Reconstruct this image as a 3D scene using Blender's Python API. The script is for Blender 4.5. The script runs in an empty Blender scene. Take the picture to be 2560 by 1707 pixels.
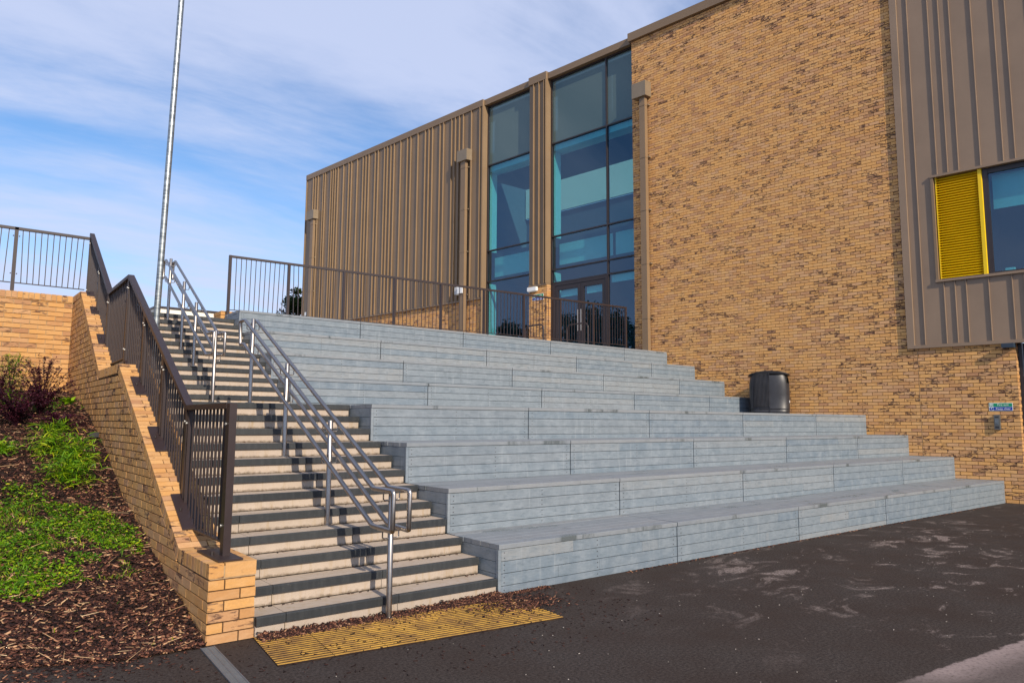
import bpy, math, random
import numpy as np
from mathutils import Vector, Matrix
SC = bpy.context.scene
COL = SC.collection
RND = random.Random(7)
PI = math.pi

# ------------------------------------------------------------------ camera
CAMP = Vector((-3.8923, -5.4916, 1.5946))
yaw, pitch, roll = .6714, .1109, .0061
sy, cy, sp, cp = math.sin(yaw), math.cos(yaw), math.sin(pitch), math.cos(pitch)
fwd = Vector((sy*cp, cy*cp, sp)); right = Vector((cy, -sy, 0)); up = right.cross(fwd)
r2 = math.cos(roll)*right + math.sin(roll)*up
u2 = -math.sin(roll)*right + math.cos(roll)*up
cam = bpy.data.cameras.new('camera'); camo = bpy.data.objects.new('camera', cam); COL.objects.link(camo)
cam.sensor_width = 36; cam.lens = 1802.2/2560*36; cam.clip_end = 2000; cam.clip_start = .05
M = Matrix((r2, u2, -fwd)).transposed().to_4x4(); M.translation = CAMP
camo.matrix_world = M
SC.camera = camo

# ------------------------------------------------------------------ world
SUN_AZ, SUN_EL = math.radians(8), math.radians(32)
W = bpy.data.worlds.new('World'); SC.world = W; W.use_nodes = True
nt = W.node_tree; nt.nodes.clear()
def N(tree, t, **k):
    n = tree.nodes.new(t)
    for a, b in k.items():
        if a == 'inp':
            for i, v in b.items(): n.inputs[i].default_value = v
        else: setattr(n, a, b)
    return n
out = N(nt, 'ShaderNodeOutputWorld'); bg = N(nt, 'ShaderNodeBackground')
sky = N(nt, 'ShaderNodeTexSky', sky_type='NISHITA', sun_disc=False)
sky.sun_elevation = SUN_EL; sky.sun_rotation = PI + SUN_AZ
sky.air_density = 1.0; sky.dust_density = .6; sky.ozone_density = 2.0
tc = N(nt, 'ShaderNodeTexCoord')
sep = N(nt, 'ShaderNodeSeparateXYZ'); nt.links.new(tc.outputs['Generated'], sep.inputs[0])
def wm(op, a, b=None, c=None, clamp=False):
    n = N(nt, 'ShaderNodeMath', operation=op, use_clamp=clamp)
    for i, v in enumerate((a, b, c)):
        if v is None: continue
        if isinstance(v, (int, float)): n.inputs[i].default_value = v
        else: nt.links.new(v, n.inputs[i])
    return n.outputs[0]
den = wm('ADD', wm('MAXIMUM', sep.outputs[2], 0.0), .22)
cxn, cyn = wm('DIVIDE', sep.outputs[0], den), wm('DIVIDE', sep.outputs[1], den)
comb = N(nt, 'ShaderNodeCombineXYZ'); nt.links.new(cxn, comb.inputs[0]); nt.links.new(cyn, comb.inputs[1])
mp = N(nt, 'ShaderNodeMapping'); nt.links.new(comb.outputs[0], mp.inputs[0])
mp.inputs['Rotation'].default_value = (0, 0, .3); mp.inputs['Scale'].default_value = (.55, 1.5, 1); mp.inputs['Location'].default_value = (11., 4.4, 0)
n1 = N(nt, 'ShaderNodeTexNoise', inp={'Scale': 1.1, 'Detail': 9, 'Roughness': .58, 'Distortion': .5}); nt.links.new(mp.outputs[0], n1.inputs[0])
mp2 = N(nt, 'ShaderNodeMapping'); nt.links.new(comb.outputs[0], mp2.inputs[0])
mp2.inputs['Rotation'].default_value = (0, 0, .72); mp2.inputs['Scale'].default_value = (1.0, 4, 1)
n2 = N(nt, 'ShaderNodeTexNoise', inp={'Scale': 1.3, 'Detail': 8, 'Roughness': .6, 'Distortion': .8}); nt.links.new(mp2.outputs[0], n2.inputs[0])
mix = wm('ADD', wm('MULTIPLY', n1.outputs[0], .76), wm('MULTIPLY', n2.outputs[0], .24))
cr = N(nt, 'ShaderNodeMapRange', interpolation_type='SMOOTHSTEP', inp={1: .36, 2: .62}); nt.links.new(mix, cr.inputs[0])
# thicker cover low at the horizon
hz = N(nt, 'ShaderNodeMapRange', interpolation_type='SMOOTHSTEP', inp={1: .34, 2: .04}); nt.links.new(sep.outputs[2], hz.inputs[0])
cover = wm('ADD', wm('MULTIPLY', cr.outputs[0], .82), wm('MULTIPLY', hz.outputs[0], .5), clamp=True)
mc = N(nt, 'ShaderNodeMixRGB'); nt.links.new(cover, mc.inputs[0])
tint = N(nt, 'ShaderNodeMixRGB', blend_type='MULTIPLY', inp={0: 1, 2: (.70, .90, 1.08, 1)}); nt.links.new(sky.outputs[0], tint.inputs[1])
nt.links.new(tint.outputs[0], mc.inputs[1]); mc.inputs[2].default_value = (4.05, 4.5, 6.0, 1)
nt.links.new(mc.outputs[0], bg.inputs[0]); bg.inputs[1].default_value = .135
nt.links.new(bg.outputs[0], out.inputs[0])
# ------------------------------------------------------------------ sun
L = bpy.data.lights.new('sun', 'SUN'); L.energy = 4.3; L.angle = math.radians(.5); L.color = (1, .87, .70)
lo = bpy.data.objects.new('sun', L); COL.objects.link(lo)
sd = Vector((math.sin(SUN_AZ)*math.cos(SUN_EL), math.cos(SUN_AZ)*math.cos(SUN_EL), -math.sin(SUN_EL)))
lo.rotation_euler = sd.to_track_quat('-Z', 'Y').to_euler(); lo.location = (0, -20, 20)
vs = SC.view_settings; vs.view_transform = 'Standard'; vs.look = 'None'; vs.gamma = 1; vs.exposure = 0.26
vs.use_curve_mapping = False

# ------------------------------------------------------------------ materials
def mat(name, rough=.6, metal=0., spec=.5):
    m = bpy.data.materials.new(name); m.use_nodes = True; t = m.node_tree; t.nodes.clear()
    o = N(t, 'ShaderNodeOutputMaterial'); p = N(t, 'ShaderNodeBsdfPrincipled')
    p.inputs['Roughness'].default_value = rough; p.inputs['Metallic'].default_value = metal
    p.inputs['Specular IOR Level'].default_value = spec
    t.links.new(p.outputs[0], o.inputs[0]); return m, t, p
def mth(t, op, a, b=None, c=None, clamp=False):
    n = N(t, 'ShaderNodeMath', operation=op, use_clamp=clamp)
    for i, v in enumerate((a, b, c)):
        if v is None: continue
        if isinstance(v, (int, float)): n.inputs[i].default_value = v
        else: t.links.new(v, n.inputs[i])
    return n.outputs[0]
def posn(t, scale=(1, 1, 1), add=None, rot=(0, 0, 0)):
    g = N(t, 'ShaderNodeNewGeometry'); m = N(t, 'ShaderNodeMapping'); t.links.new(g.outputs['Position'], m.inputs[0])
    m.inputs['Scale'].default_value = scale; m.inputs['Rotation'].default_value = rot
    v = m.outputs[0]
    if add is not None:
        a = N(t, 'ShaderNodeVectorMath', operation='ADD'); t.links.new(v, a.inputs[0]); t.links.new(add, a.inputs[1]); v = a.outputs[0]
    return v
def noise(t, v, scale, detail=4, rough=.5, dist=0):
    n = N(t, 'ShaderNodeTexNoise', inp={'Scale': scale, 'Detail': detail, 'Roughness': rough, 'Distortion': dist}); t.links.new(v, n.inputs[0]); return n.outputs[0]
def rng(t, v, a, b, c=0., d=1., smooth=False):
    n = N(t, 'ShaderNodeMapRange', inp={1: a, 2: b, 3: c, 4: d})
    if smooth: n.interpolation_type = 'SMOOTHSTEP'
    t.links.new(v, n.inputs[0]); return n.outputs[0]
def ramp(t, v, stops, const=False):
    n = N(t, 'ShaderNodeValToRGB'); cr = n.color_ramp
    if const: cr.interpolation = 'CONSTANT'
    while len(cr.elements) > 1: cr.elements.remove(cr.elements[-1])
    cr.elements[0].position = stops[0][0]; cr.elements[0].color = (*stops[0][1], 1)
    for p, c in stops[1:]:
        e = cr.elements.new(p); e.color = (*c, 1)
    t.links.new(v, n.inputs[0]); return n.outputs[0]
def mixc(t, f, a, b, mode='MIX'):
    n = N(t, 'ShaderNodeMixRGB', blend_type=mode)
    for i, v in enumerate((f, a, b)):
        if isinstance(v, (int, float)): n.inputs[i].default_value = v
        elif isinstance(v, tuple): n.inputs[i].default_value = (*v, 1)
        else: t.links.new(v, n.inputs[i])
    return n.outputs[0]
def bump(t, p, h, s, d=.01):
    n = N(t, 'ShaderNodeBump', inp={'Strength': s, 'Distance': d}); t.links.new(h, n.inputs['Height']); t.links.new(n.outputs[0], p.inputs['Normal'])
def rnd(t):
    a = N(t, 'ShaderNodeAttribute', attribute_name='tone'); o = N(t, 'ShaderNodeObjectInfo')
    return mth(t, 'FRACT', mth(t, 'ADD', a.outputs['Fac'], mth(t, 'MULTIPLY', o.outputs['Random'], 7.13)))
def flat(name, c, rough=.6, metal=0., var=.12, sc=8, bmp=0., spec=.5):
    m, t, p = mat(name, rough, metal, spec)
    v = posn(t); n = noise(t, v, sc, 5, .6)
    t.links.new(mixc(t, rng(t, n, .3, .7), tuple(x*(1-var) for x in c), tuple(x*(1+var) for x in c)), p.inputs['Base Color'])
    if bmp: bump(t, p, noise(t, v, sc*14, 3), bmp, .004)
    return m
MATS = {}
def brickmat(name, dark_amt=.32, light=1., patchy=1.):
    m, t, p = mat(name, .92, 0, .2)
    r = rnd(t); sepv = N(t, 'ShaderNodeCombineXYZ')
    t.links.new(mth(t, 'MULTIPLY', r, 83.), sepv.inputs[0]); t.links.new(mth(t, 'MULTIPLY', r, 31.), sepv.inputs[2])
    v = posn(t, (5, 5, 17), sepv.outputs[0]); big = noise(t, posn(t), .35, 3)
    c = ramp(t, r, [(0, (.62*light, .335*light, .115*light)), (.25, (.56*light, .285*light, .095*light)), (.5, (.60*light, .34*light, .135*light)), (.72, (.45*light, .225*light, .090*light)), (.86, (.56*light, .32*light, .155*light)), (1, (.38*light, .19*light, .095*light))])
    n = noise(t, v, 1.9, 5, .66, .5)
    r3 = mth(t, 'FRACT', mth(t, 'MULTIPLY', r, 17.3))
    thr = mth(t, 'ADD', mth(t, 'MULTIPLY', rng(t, r3, 1-dark_amt, 1., 0, 1), -.20*patchy), .645)
    thr = mth(t, 'ADD', thr, mth(t, 'MULTIPLY', mth(t, 'SUBTRACT', big, .5), -.12))
    d = mth(t, 'MULTIPLY', mth(t, 'SUBTRACT', n, thr), 11., clamp=True)
    c = mixc(t, d, c, (.085, .042, .032))
    f = noise(t, posn(t, (1, 1, 1)), 55, 4, .7)
    c = mixc(t, rng(t, f, .3, .75, 0, .35), c, (.30, .16, .075))
    soft = noise(t, posn(t, (3, 3, 9)), 2.2, 4, .6)
    c = mixc(t, rng(t, soft, .45, .8, 0, .25), c, (.62, .44, .26))
    t.links.new(c, p.inputs['Base Color']); bump(t, p, mth(t, 'ADD', mth(t, 'MULTIPLY', f, .4), noise(t, posn(t, (1, 1, 2.5)), 14, 4, .6)), .55, .006)
    return m
MATS['brick'] = brickmat('yellow_brick', .72, 1.34, 1.0)
MATS['brick2'] = brickmat('pale_yellow_brick', .5, .98, .9)
MATS['mortar'] = flat('mortar', (.10, .058, .033), .95, var=.25, sc=20, bmp=.4, spec=.1)  # darkened so the colour takes in the shade of the recessed joints
MATS['mortar2'] = flat('pale_mortar', (.40, .28, .16), .95, var=.25, sc=20, bmp=.4, spec=.1)
def plankmat(name, wet):
    m, t, p = mat(name, .6, 0, .4)
    r = rnd(t)
    c = ramp(t, r, [(0, (.150, .194, .238)), (.3, (.190, .222, .250)), (.55, (.138, .180, .226)), (.75, (.238, .252, .262)), (1, (.168, .202, .235))])
    v = posn(t, (1, 1, 1)); n = noise(t, v, 6, 6, .62)
    c = mixc(t, rng(t, n, .40, .68, 0, .65), c, (.255, .29, .322))
    c = mixc(t, rng(t, noise(t, posn(t, (2.2, 2.2, 7)), 3.3, 6, .7, .6), .5, .72, 0, .6), c, (.092, .122, .148))
    c = mixc(t, rng(t, noise(t, posn(t, (3, 3, 60)), 3, 4, .6), .45, .75, 0, .5), c, (.10, .128, .152))
    st = noise(t, posn(t, (1.2, 1.2, 14)), 4, 5, .6)
    c = mixc(t, rng(t, st, .5, .75, 0, .35), c, (.12, .165, .20))
    drip = noise(t, posn(t, (11, 11, .8)), 2, 3, .5)
    c = mixc(t, rng(t, drip, .60, .75, 0, .28), c, (.35, .38, .40))
    if wet:
        w = noise(t, posn(t, (.8, 2.6, .2)), 1.7, 7, .68, .5); f = rng(t, w, .565, .63, 0, .9)
        c = mixc(t, f, mixc(t, .5, c, (.22, .225, .235)), (.09, .105, .11))
        t.links.new(rng(t, f, 0, 1, .62, .17), p.inputs['Roughness'])
    t.links.new(c, p.inputs['Base Color']); bump(t, p, noise(t, posn(t, (1, 1, 6)), 30, 4, .6), .25, .003)
    return m
MATS['plank'] = plankmat('grey_plank', False); MATS['deck'] = plankmat('grey_deck_plank', True)
MATS['void'] = flat('shaded_bin_liner', (.003, .003, .003), .9)  # near-black: shade inside the bin's mouth is put into the colour
MATS['core'] = flat('dark_core', (.03, .033, .035), .9)
m, t, p = mat('pale_granite', .75, 0, .3); r = rnd(t); v = posn(t)
c = mixc(t, r, (.47, .385, .31), (.42, .35, .29))
c = mixc(t, rng(t, noise(t, v, 3, 5, .6), .4, .75, 0, .55), c, (.30, .245, .19))
c = mixc(t, rng(t, noise(t, v, 160, 3, .7), .45, .7, 0, .5), c, (.30, .25, .20))
c = mixc(t, rng(t, noise(t, posn(t, (9, 9, 1.2)), 2.5, 4, .6), .52, .72, 0, .6), c, (.33, .235, .13))
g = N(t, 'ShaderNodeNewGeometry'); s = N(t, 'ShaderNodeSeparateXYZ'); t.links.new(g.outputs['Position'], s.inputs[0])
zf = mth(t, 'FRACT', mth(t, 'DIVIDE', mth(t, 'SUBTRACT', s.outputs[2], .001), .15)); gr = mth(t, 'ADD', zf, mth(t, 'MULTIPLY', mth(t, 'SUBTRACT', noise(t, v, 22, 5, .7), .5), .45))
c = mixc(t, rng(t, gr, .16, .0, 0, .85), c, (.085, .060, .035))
t.links.new(c, p.inputs['Base Color']); bump(t, p, noise(t, v, 120, 3), .3, .003); MATS['granite'] = m
m, t, p = mat('dark_nosing', .5, 0, .4); r = rnd(t); v = posn(t)
c = mixc(t, r, (.020, .023, .026), (.034, .037, .039))
c = mixc(t, rng(t, noise(t, posn(t, (14, 14, 1.5)), 2, 5, .6), .45, .8, 0, .5), c, (.062, .066, .068))
c = mixc(t, rng(t, noise(t, v, 40, 4, .7), .6, .75, 0, .5), c, (.11, .10, .085))
t.links.new(c, p.inputs['Base Color']); bump(t, p, noise(t, v, 90, 3), .2, .002); MATS['nosing'] = m
MATS['steel'] = flat('brushed_steel', (.40, .365, .335), .33, 1., .08, 30)
MATS['brown'] = flat('brown_powder_coat', (.030, .018, .017), .42, 0, .12, 12)
MATS['bolt'] = flat('zinc_bolt', (.6, .6, .58), .4, .8)
MATS['bronze'] = flat('bronze_cladding', (.225, .148, .082), .42, 0, .07, .9, spec=.45)
MATS['bronze2'] = flat('pinkish_bronze_cladding', (.26, .18, .118), .45, 0, .08, 1.1, spec=.45)
MATS['hopper'] = flat('bronze_hopper_metal', (.25, .19, .125), .4, .2, .08, 3)
MATS['frame'] = flat('dark_window_frame', (.028, .020, .020), .4)
MATS['yellow'] = flat('yellow_louvre', (.84, .56, .002), .45, 0, .05, 4)
MATS['black'] = flat('black_plastic', (.022, .022, .026), .42, 0, .3, 5)
MATS['white'] = flat('white_plastic', (.82, .82, .80), .4, 0, .03)
MATS['grey'] = flat('grey_metal', (.13, .13, .12), .4, .3)
MATS['drain'] = flat('drain_steel', (.115, .125, .14), .5, .2)
MATS['navy'] = flat('navy_casing', (.025, .04, .06), .45)
MATS['render'] = flat('cream_render', (.80, .76, .66), .8, 0, .03, 2)
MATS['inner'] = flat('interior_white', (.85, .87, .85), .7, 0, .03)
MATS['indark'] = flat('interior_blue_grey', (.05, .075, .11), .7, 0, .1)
MATS['blind'] = flat('roller_blind', (.78, .82, .82), .8, 0, .03)
m, t, p = mat('galvanised_steel', .42, .85); v = posn(t, (1, 1, 1))
c = mixc(t, rng(t, noise(t, posn(t, (2, 2, 9)), 4, 3, .6), .35, .65), (.19, .21, .22), (.42, .45, .45)); t.links.new(c, p.inputs['Base Color'])
MATS['galv'] = m
def glassmat(name, col, body, refl):
    m = bpy.data.materials.new(name); m.use_nodes = True; t = m.node_tree; t.nodes.clear()
    o = N(t, 'ShaderNodeOutputMaterial'); ge = N(t, 'ShaderNodeNewGeometry'); front = mth(t, 'SUBTRACT', 1., ge.outputs['Backfacing'])
    tr = N(t, 'ShaderNodeBsdfTransparent'); t.links.new(mixc(t, front, (1., 1., 1.), tuple(col)), tr.inputs[0])
    df = N(t, 'ShaderNodeBsdfDiffuse'); df.inputs[0].default_value = (*body[:3], 1)
    mx = N(t, 'ShaderNodeMixShader'); t.links.new(mth(t, 'MULTIPLY', front, body[3]), mx.inputs[0]); t.links.new(tr.outputs[0], mx.inputs[1]); t.links.new(df.outputs[0], mx.inputs[2])
    gl = N(t, 'ShaderNodeBsdfGlossy', inp={'Roughness': .01}); gl.inputs[0].default_value = (*refl[:3], 1)
    lw = N(t, 'ShaderNodeFresnel', inp={0: 1.5}); f = mth(t, 'MULTIPLY', mth(t, 'ADD', mth(t, 'MULTIPLY', lw.outputs[0], 1.1), refl[3], clamp=True), front)
    m2 = N(t, 'ShaderNodeMixShader'); t.links.new(f, m2.inputs[0]); t.links.new(mx.outputs[0], m2.inputs[1]); t.links.new(gl.outputs[0], m2.inputs[2])
    t.links.new(m2.outputs[0], o.inputs[0]); return m
MATS['glass'] = glassmat('blue_tinted_glass', (.27, .64, .68), (.02, .06, .10, .05), (.50, .70, .92, .09))
MATS['spandrel'] = glassmat('grey_green_glass', (.22, .34, .32), (.10, .145, .135, .8), (.65, .8, .85, .05))
m, t, p = mat('asphalt', .9, 0, .12); v = posn(t)
c = mixc(t, rng(t, noise(t, v, 48, 6, .85), .36, .68), (.008, .006, .0055), (.100, .082, .074))
c = mixc(t, rng(t, noise(t, v, 1.3, 5, .6), .35, .7, 0, .6), c, (.036, .023, .018))
g = N(t, 'ShaderNodeNewGeometry'); s = N(t, 'ShaderNodeSeparateXYZ'); t.links.new(g.outputs['Position'], s.inputs[0])
area = mth(t, 'MULTIPLY', rng(t, s.outputs[0], .3, 3.2, 0, 1), rng(t, s.outputs[1], .1, -.7, .25, 1))
w = noise(t, posn(t, (.8, 1.25, 1), rot=(0, 0, .35)), 2.1, 10, .74, .7); wl = noise(t, v, .45, 3)
w3 = noise(t, v, 34, 5, .75)
w = mth(t, 'ADD', w, mth(t, 'MULTIPLY', mth(t, 'SUBTRACT', wl, .5), .25))
f = mth(t, 'MULTIPLY', rng(t, w, .565, .64), area)
f = mth(t, 'MULTIPLY', f, rng(t, noise(t, v, 42, 6, .85), .44, .54, .0, 1))
c = mixc(t, mth(t, 'MULTIPLY', f, .8), c, (.33, .265, .24))
# one large worn patch, bottom right of the yard
e = mth(t, 'MULTIPLY_ADD', s.outputs[0], -.1, mth(t, 'MULTIPLY', s.outputs[1], -1))
edge = mth(t, 'ADD', e, mth(t, 'MULTIPLY', mth(t, 'SUBTRACT', noise(t, v, 9, 6, .7), .5), .12))
f2 = mth(t, 'MULTIPLY', rng(t, edge, 3.225, 3.245), rng(t, edge, 3.50, 3.30, .30, 1)); f2 = mth(t, 'MULTIPLY', f2, rng(t, w3, .32, .5, .3, 1))
f2 = mth(t, 'MULTIPLY', f2, rng(t, s.outputs[0], .75, 1.35))
c = mixc(t, mth(t, 'MULTIPLY', f2, .9), c, (.30, .235, .22))
t.links.new(c, p.inputs['Base Color']); bump(t, p, noise(t, v, 130, 3, .7), .6, .006)
t.links.new(rng(t, noise(t, v, .8, 3), .4, .6, .72, .9), p.inputs['Roughness']); MATS['asphalt'] = m
m, t, p = mat('paving', .9, 0, .2); v = posn(t)
t.links.new(mixc(t, noise(t, v, 3, 5, .6), (.22, .20, .18), (.36, .33, .29)), p.inputs['Base Color']); MATS['paving'] = m
MATS['soil'] = flat('dark_soil', (.022, .014, .011), .95, 0, .4, 9, .6, .1)
m, t, p = mat('yellow_tactile', .8, 0, .2); v = posn(t)
c = mixc(t, rng(t, noise(t, v, 5, 6, .7), .42, .62), (.60, .335, .060), (.30, .16, .045))
c = mixc(t, rng(t, noise(t, v, 60, 3, .7), .5, .7, 0, .5), c, (.22, .13, .05))
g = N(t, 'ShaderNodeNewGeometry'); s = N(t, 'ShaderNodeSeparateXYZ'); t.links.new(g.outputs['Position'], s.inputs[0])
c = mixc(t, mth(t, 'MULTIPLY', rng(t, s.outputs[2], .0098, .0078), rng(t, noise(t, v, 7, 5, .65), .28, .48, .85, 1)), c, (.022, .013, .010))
t.links.new(c, p.inputs['Base Color']); MATS['tactile'] = m
def tonemat(name, stops, rough=.85, spec=.2, trans=0.):
    m, t, p = mat(name, rough, 0, spec); a = N(t, 'ShaderNodeAttribute', attribute_name='tone')
    c = ramp(t, a.outputs['Fac'], stops); t.links.new(c, p.inputs['Base Color'])
    if trans:
        tl = N(t, 'ShaderNodeBsdfTranslucent'); t.links.new(c, tl.inputs[0]); mx = N(t, 'ShaderNodeMixShader', inp={0: trans})
        t.links.new(p.outputs[0], mx.inputs[1]); t.links.new(tl.outputs[0], mx.inputs[2])
        t.links.new(mx.outputs[0], [n for n in t.nodes if n.type == 'OUTPUT_MATERIAL'][0].inputs[0])
    return m
MATS['chips'] = tonemat('bark_chips', [(0, (.010, .006, .006)), (.35, (.030, .013, .011)), (.6, (.065, .026, .019)), (.8, (.13, .052, .034)), (.93, (.26, .115, .065)), (1, (.50, .29, .16))])
MATS['twig'] = tonemat('dry_twigs', [(0, (.16, .085, .05)), (.5, (.55, .34, .18)), (1, (.62, .45, .27))])
MATS['leafg'] = tonemat('green_leaves', [(0, (.022, .085, .003)), (.45, (.10, .25, .005)), (.8, (.26, .42, .008)), (1, (.52, .50, .02))], .55, .3, .35)
MATS['leafy'] = tonemat('grassy_leaves', [(0, (.03, .11, .004)), (.5, (.15, .33, .006)), (.8, (.38, .50, .010)), (1, (.66, .56, .03))], .5, .35, .35)
MATS['leafp'] = tonemat('purple_leaves', [(0, (.030, .006, .014)), (.6, (.075, .014, .028)), (1, (.16, .035, .045))], .55, .3, .3)
MATS['leafd'] = tonemat('dark_foliage', [(0, (.012, .028, .008)), (.6, (.035, .065, .018)), (1, (.10, .13, .03))], .6, .2, .2)
MATS['bark'] = flat('brown_bark', (.07, .045, .03), .9)
MATS['stone'] = flat('pebble', (.36, .32, .28), .7, 0, .3)
MATS['green_sign'] = flat('sign_green', (0, .27, .12), .4, 0, .02)
MATS['blue_sign'] = flat('sign_blue', (.003, .045, .32), .4, 0, .02)

# ------------------------------------------------------------------ mesh builder
class MB:
    def __init__(s): s.v = []; s.f = []; s.t = []
    def add(s, vs, fs, tone=0.):
        b = len(s.v); s.v.extend([tuple(x) for x in vs]); s.f.extend([tuple(b+i for i in f) for f in fs]); s.t.extend([tone]*len(fs))
    def prism(s, poly, O, U, V, Wd, tone=0.):
        O, U, V, Wd = map(Vector, (O, U, V, Wd)); n = len(poly)
        if U.cross(V).dot(Wd) < 0: poly = poly[::-1]
        a = [O+U*p[0]+V*p[1] for p in poly]; b = [q+Wd for q in a]
        ar = sum(poly[i][0]*poly[(i+1) % n][1]-poly[(i+1) % n][0]*poly[i][1] for i in range(n))
        fs = [tuple(range(n))[::-1], tuple(range(n, 2*n))]+[(i, (i+1) % n, n+(i+1) % n, n+i) for i in range(n)]
        if (ar < 0) != (U.cross(V).dot(Wd) < 0): fs = [f[::-1] for f in fs]
        s.add(a+b, fs, tone)
    def box(s, x0, x1, y0, y1, z0, z1, tone=0.):
        s.hexa([(x, y, z) for z in (z0, z1) for x, y in ((x0, y0), (x1, y0), (x1, y1), (x0, y1))], tone)
    def hexa(s, p, tone=0.): s.add(p, [(3, 2, 1, 0), (4, 5, 6, 7), (0, 1, 5, 4), (1, 2, 6, 5), (2, 3, 7, 6), (3, 0, 4, 7)], tone)
    def obox(s, c, ax, ay, az, tone=0.):
        c, ax, ay, az = map(Vector, (c, ax, ay, az)); s.hexa([c+ax*i+ay*j+az*k for k in (-1, 1) for i, j in ((-1, -1), (1, -1), (1, 1), (-1, 1))], tone)
    def bar(s, a, b, w, h, upv=(0, 0, 1), tone=0.):
        a, b = Vector(a), Vector(b); d = b-a; u = Vector(upv); sd_ = d.cross(u).normalized(); u = sd_.cross(d).normalized()
        s.obox((a+b)/2, sd_*w/2, d/2, u*h/2, tone)
    def tube(s, pts, r, n=12, closed=False, tone=0., cap=True):
        pts = [Vector(p) for p in pts]; k = len(pts); rings = []; rr = r if isinstance(r, (list, tuple)) else [r]*k; nrm = None
        for i in range(k):
            if closed: d1 = (pts[i]-pts[i-1]).normalized(); d2 = (pts[(i+1) % k]-pts[i]).normalized()
            else: d1 = (pts[i]-pts[max(i-1, 0)]) if i else pts[1]-pts[0]; d2 = (pts[min(i+1, k-1)]-pts[i]) if i < k-1 else d1; d1 = d1.normalized(); d2 = d2.normalized()
            tdir = (d1+d2).normalized()
            if nrm is None: nrm = tdir.orthogonal().normalized()
            nrm = (nrm-tdir*nrm.dot(tdir)).normalized(); bn = tdir.cross(nrm)
            axis = d1.cross(d2); sc = 1/max(.35, d1.dot(tdir))
            ring = []
            for j in range(n):
                a = 2*PI*j/n; o = nrm*math.cos(a)+bn*math.sin(a)
                if axis.length > 1e-4:
                    m_ = axis.cross(tdir).normalized(); o = o+m_*(o.dot(m_)*(sc-1))
                ring.append(pts[i]+o*rr[i])
            rings.append(ring)
        vs_ = [p for r_ in rings for p in r_]; fs = []
        for i in range(k if closed else k-1):
            i2 = (i+1) % k
            for j in range(n): fs.append((i*n+j, i*n+(j+1) % n, i2*n+(j+1) % n, i2*n+j))
        if cap and not closed: fs += [tuple(range(n))[::-1], tuple((k-1)*n+j for j in range(n))]
        s.add(vs_, fs, tone)
    def mesh(s, name, m, smooth=False):
        me = bpy.data.meshes.new(name); me.from_pydata(s.v, [], s.f); me.materials.append(m)
        a = me.attributes.new('tone', 'FLOAT', 'FACE'); a.data.foreach_set('value', s.t)
        if smooth: me.polygons.foreach_set('use_smooth', [True]*len(me.polygons)); me.set_sharp_from_angle(angle=math.radians(50))
        me.update(); return me
    def obj(s, name, m, parent=None, smooth=False, **props):
        me = s.mesh(name, MATS[m] if isinstance(m, str) else m, smooth); return link(name, me, parent, **props)
def link(name, me, parent=None, loc=None, **props):
    o = bpy.data.objects.new(name, me); COL.objects.link(o)
    if parent is not None:
        o.parent = parent; o.matrix_parent_inverse = parent.matrix_basis.inverted()
    if loc is not None: o.matrix_basis = loc if isinstance(loc, Matrix) else Matrix.Translation(loc)
    for k, v in props.items(): o[k] = v
    return o
def thing(name, label, cat, loc=(0, 0, 0), group=None):
    o = bpy.data.objects.new(name, None); COL.objects.link(o); o.location = loc; o.empty_display_size = .2
    o['label'] = label; o['category'] = cat
    if group: o['group'] = group
    bpy.context.view_layer.update() if False else None
    return o
def tag(o, label, cat, group=None):
    o['label'] = label; o['category'] = cat
    if group: o['group'] = group
    return o
def npmesh(name, V, F, T, m, smooth=False):
    me = bpy.data.meshes.new(name); V = np.asarray(V, np.float32); F = np.asarray(F, np.int32); k = F.shape[1]
    me.vertices.add(len(V)); me.vertices.foreach_set('co', V.ravel()); me.loops.add(F.size); me.loops.foreach_set('vertex_index', F.ravel())
    me.polygons.add(len(F)); me.polygons.foreach_set('loop_start', np.arange(0, F.size, k)); me.polygons.foreach_set('loop_total', np.full(len(F), k))
    a = me.attributes.new('tone', 'FLOAT', 'FACE'); a.data.foreach_set('value', np.asarray(T, np.float32)); me.materials.append(MATS[m] if isinstance(m, str) else m)
    if smooth: me.polygons.foreach_set('use_smooth', [True]*len(F))
    me.update(); me.validate(); return me

# ------------------------------------------------------------------ shared dims
RIS, T, LAND = .15, .289, 1.7651
XB = .323                       # left end of the benches
def wallX(y): return 13.4625-.14*y
def tierY(k): return 3*T*(k-1)+(LAND if k >= 5 else 0)
def stepY(n): return T*(n-1)-.0256+(LAND if n > 12 else 0)
WA = Vector((.14, -1, 0)).normalized()      # along the building wall, towards the viewer
WN = Vector((-1, -.14, 0)).normalized()     # out of the building wall
def P(y, z, o=0.): return Vector((wallX(y)-o, y, z))
def wbox(mb, y0, y1, z0, z1, o0, o1, tone=0.):
    mb.hexa([P(y, z, o) for z in (z0, z1) for y, o in ((y0, o0), (y1, o0), (y1, o1), (y0, o1))], tone)

# ------------------------------------------------------------------ ground
def sheet(name, x0, x1, y0, y1, z, m, nx=1, ny=1):
    mb = MB(); mb.add([(x0, y0, z), (x1, y0, z), (x1, y1, z), (x0, y1, z)], [(0, 1, 2, 3)]); return mb.obj(name, m, kind='structure')
sheet('asphalt_yard', -400, 400, -400, 400, 0, 'asphalt')
mb = MB(); mb.add([(-300, 8.3, 3.45), (XB, 8.3, 3.45), (XB, 8.6, 3.45), (wallX(8.6)+.3, 8.6, 3.45), (wallX(60)+.3, 60, 3.45), (300, 60, 3.45), (300, 400, 3.45), (-300, 400, 3.45)], [tuple(range(8))])
mb.obj('upper_terrace', 'paving', kind='structure')

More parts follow.
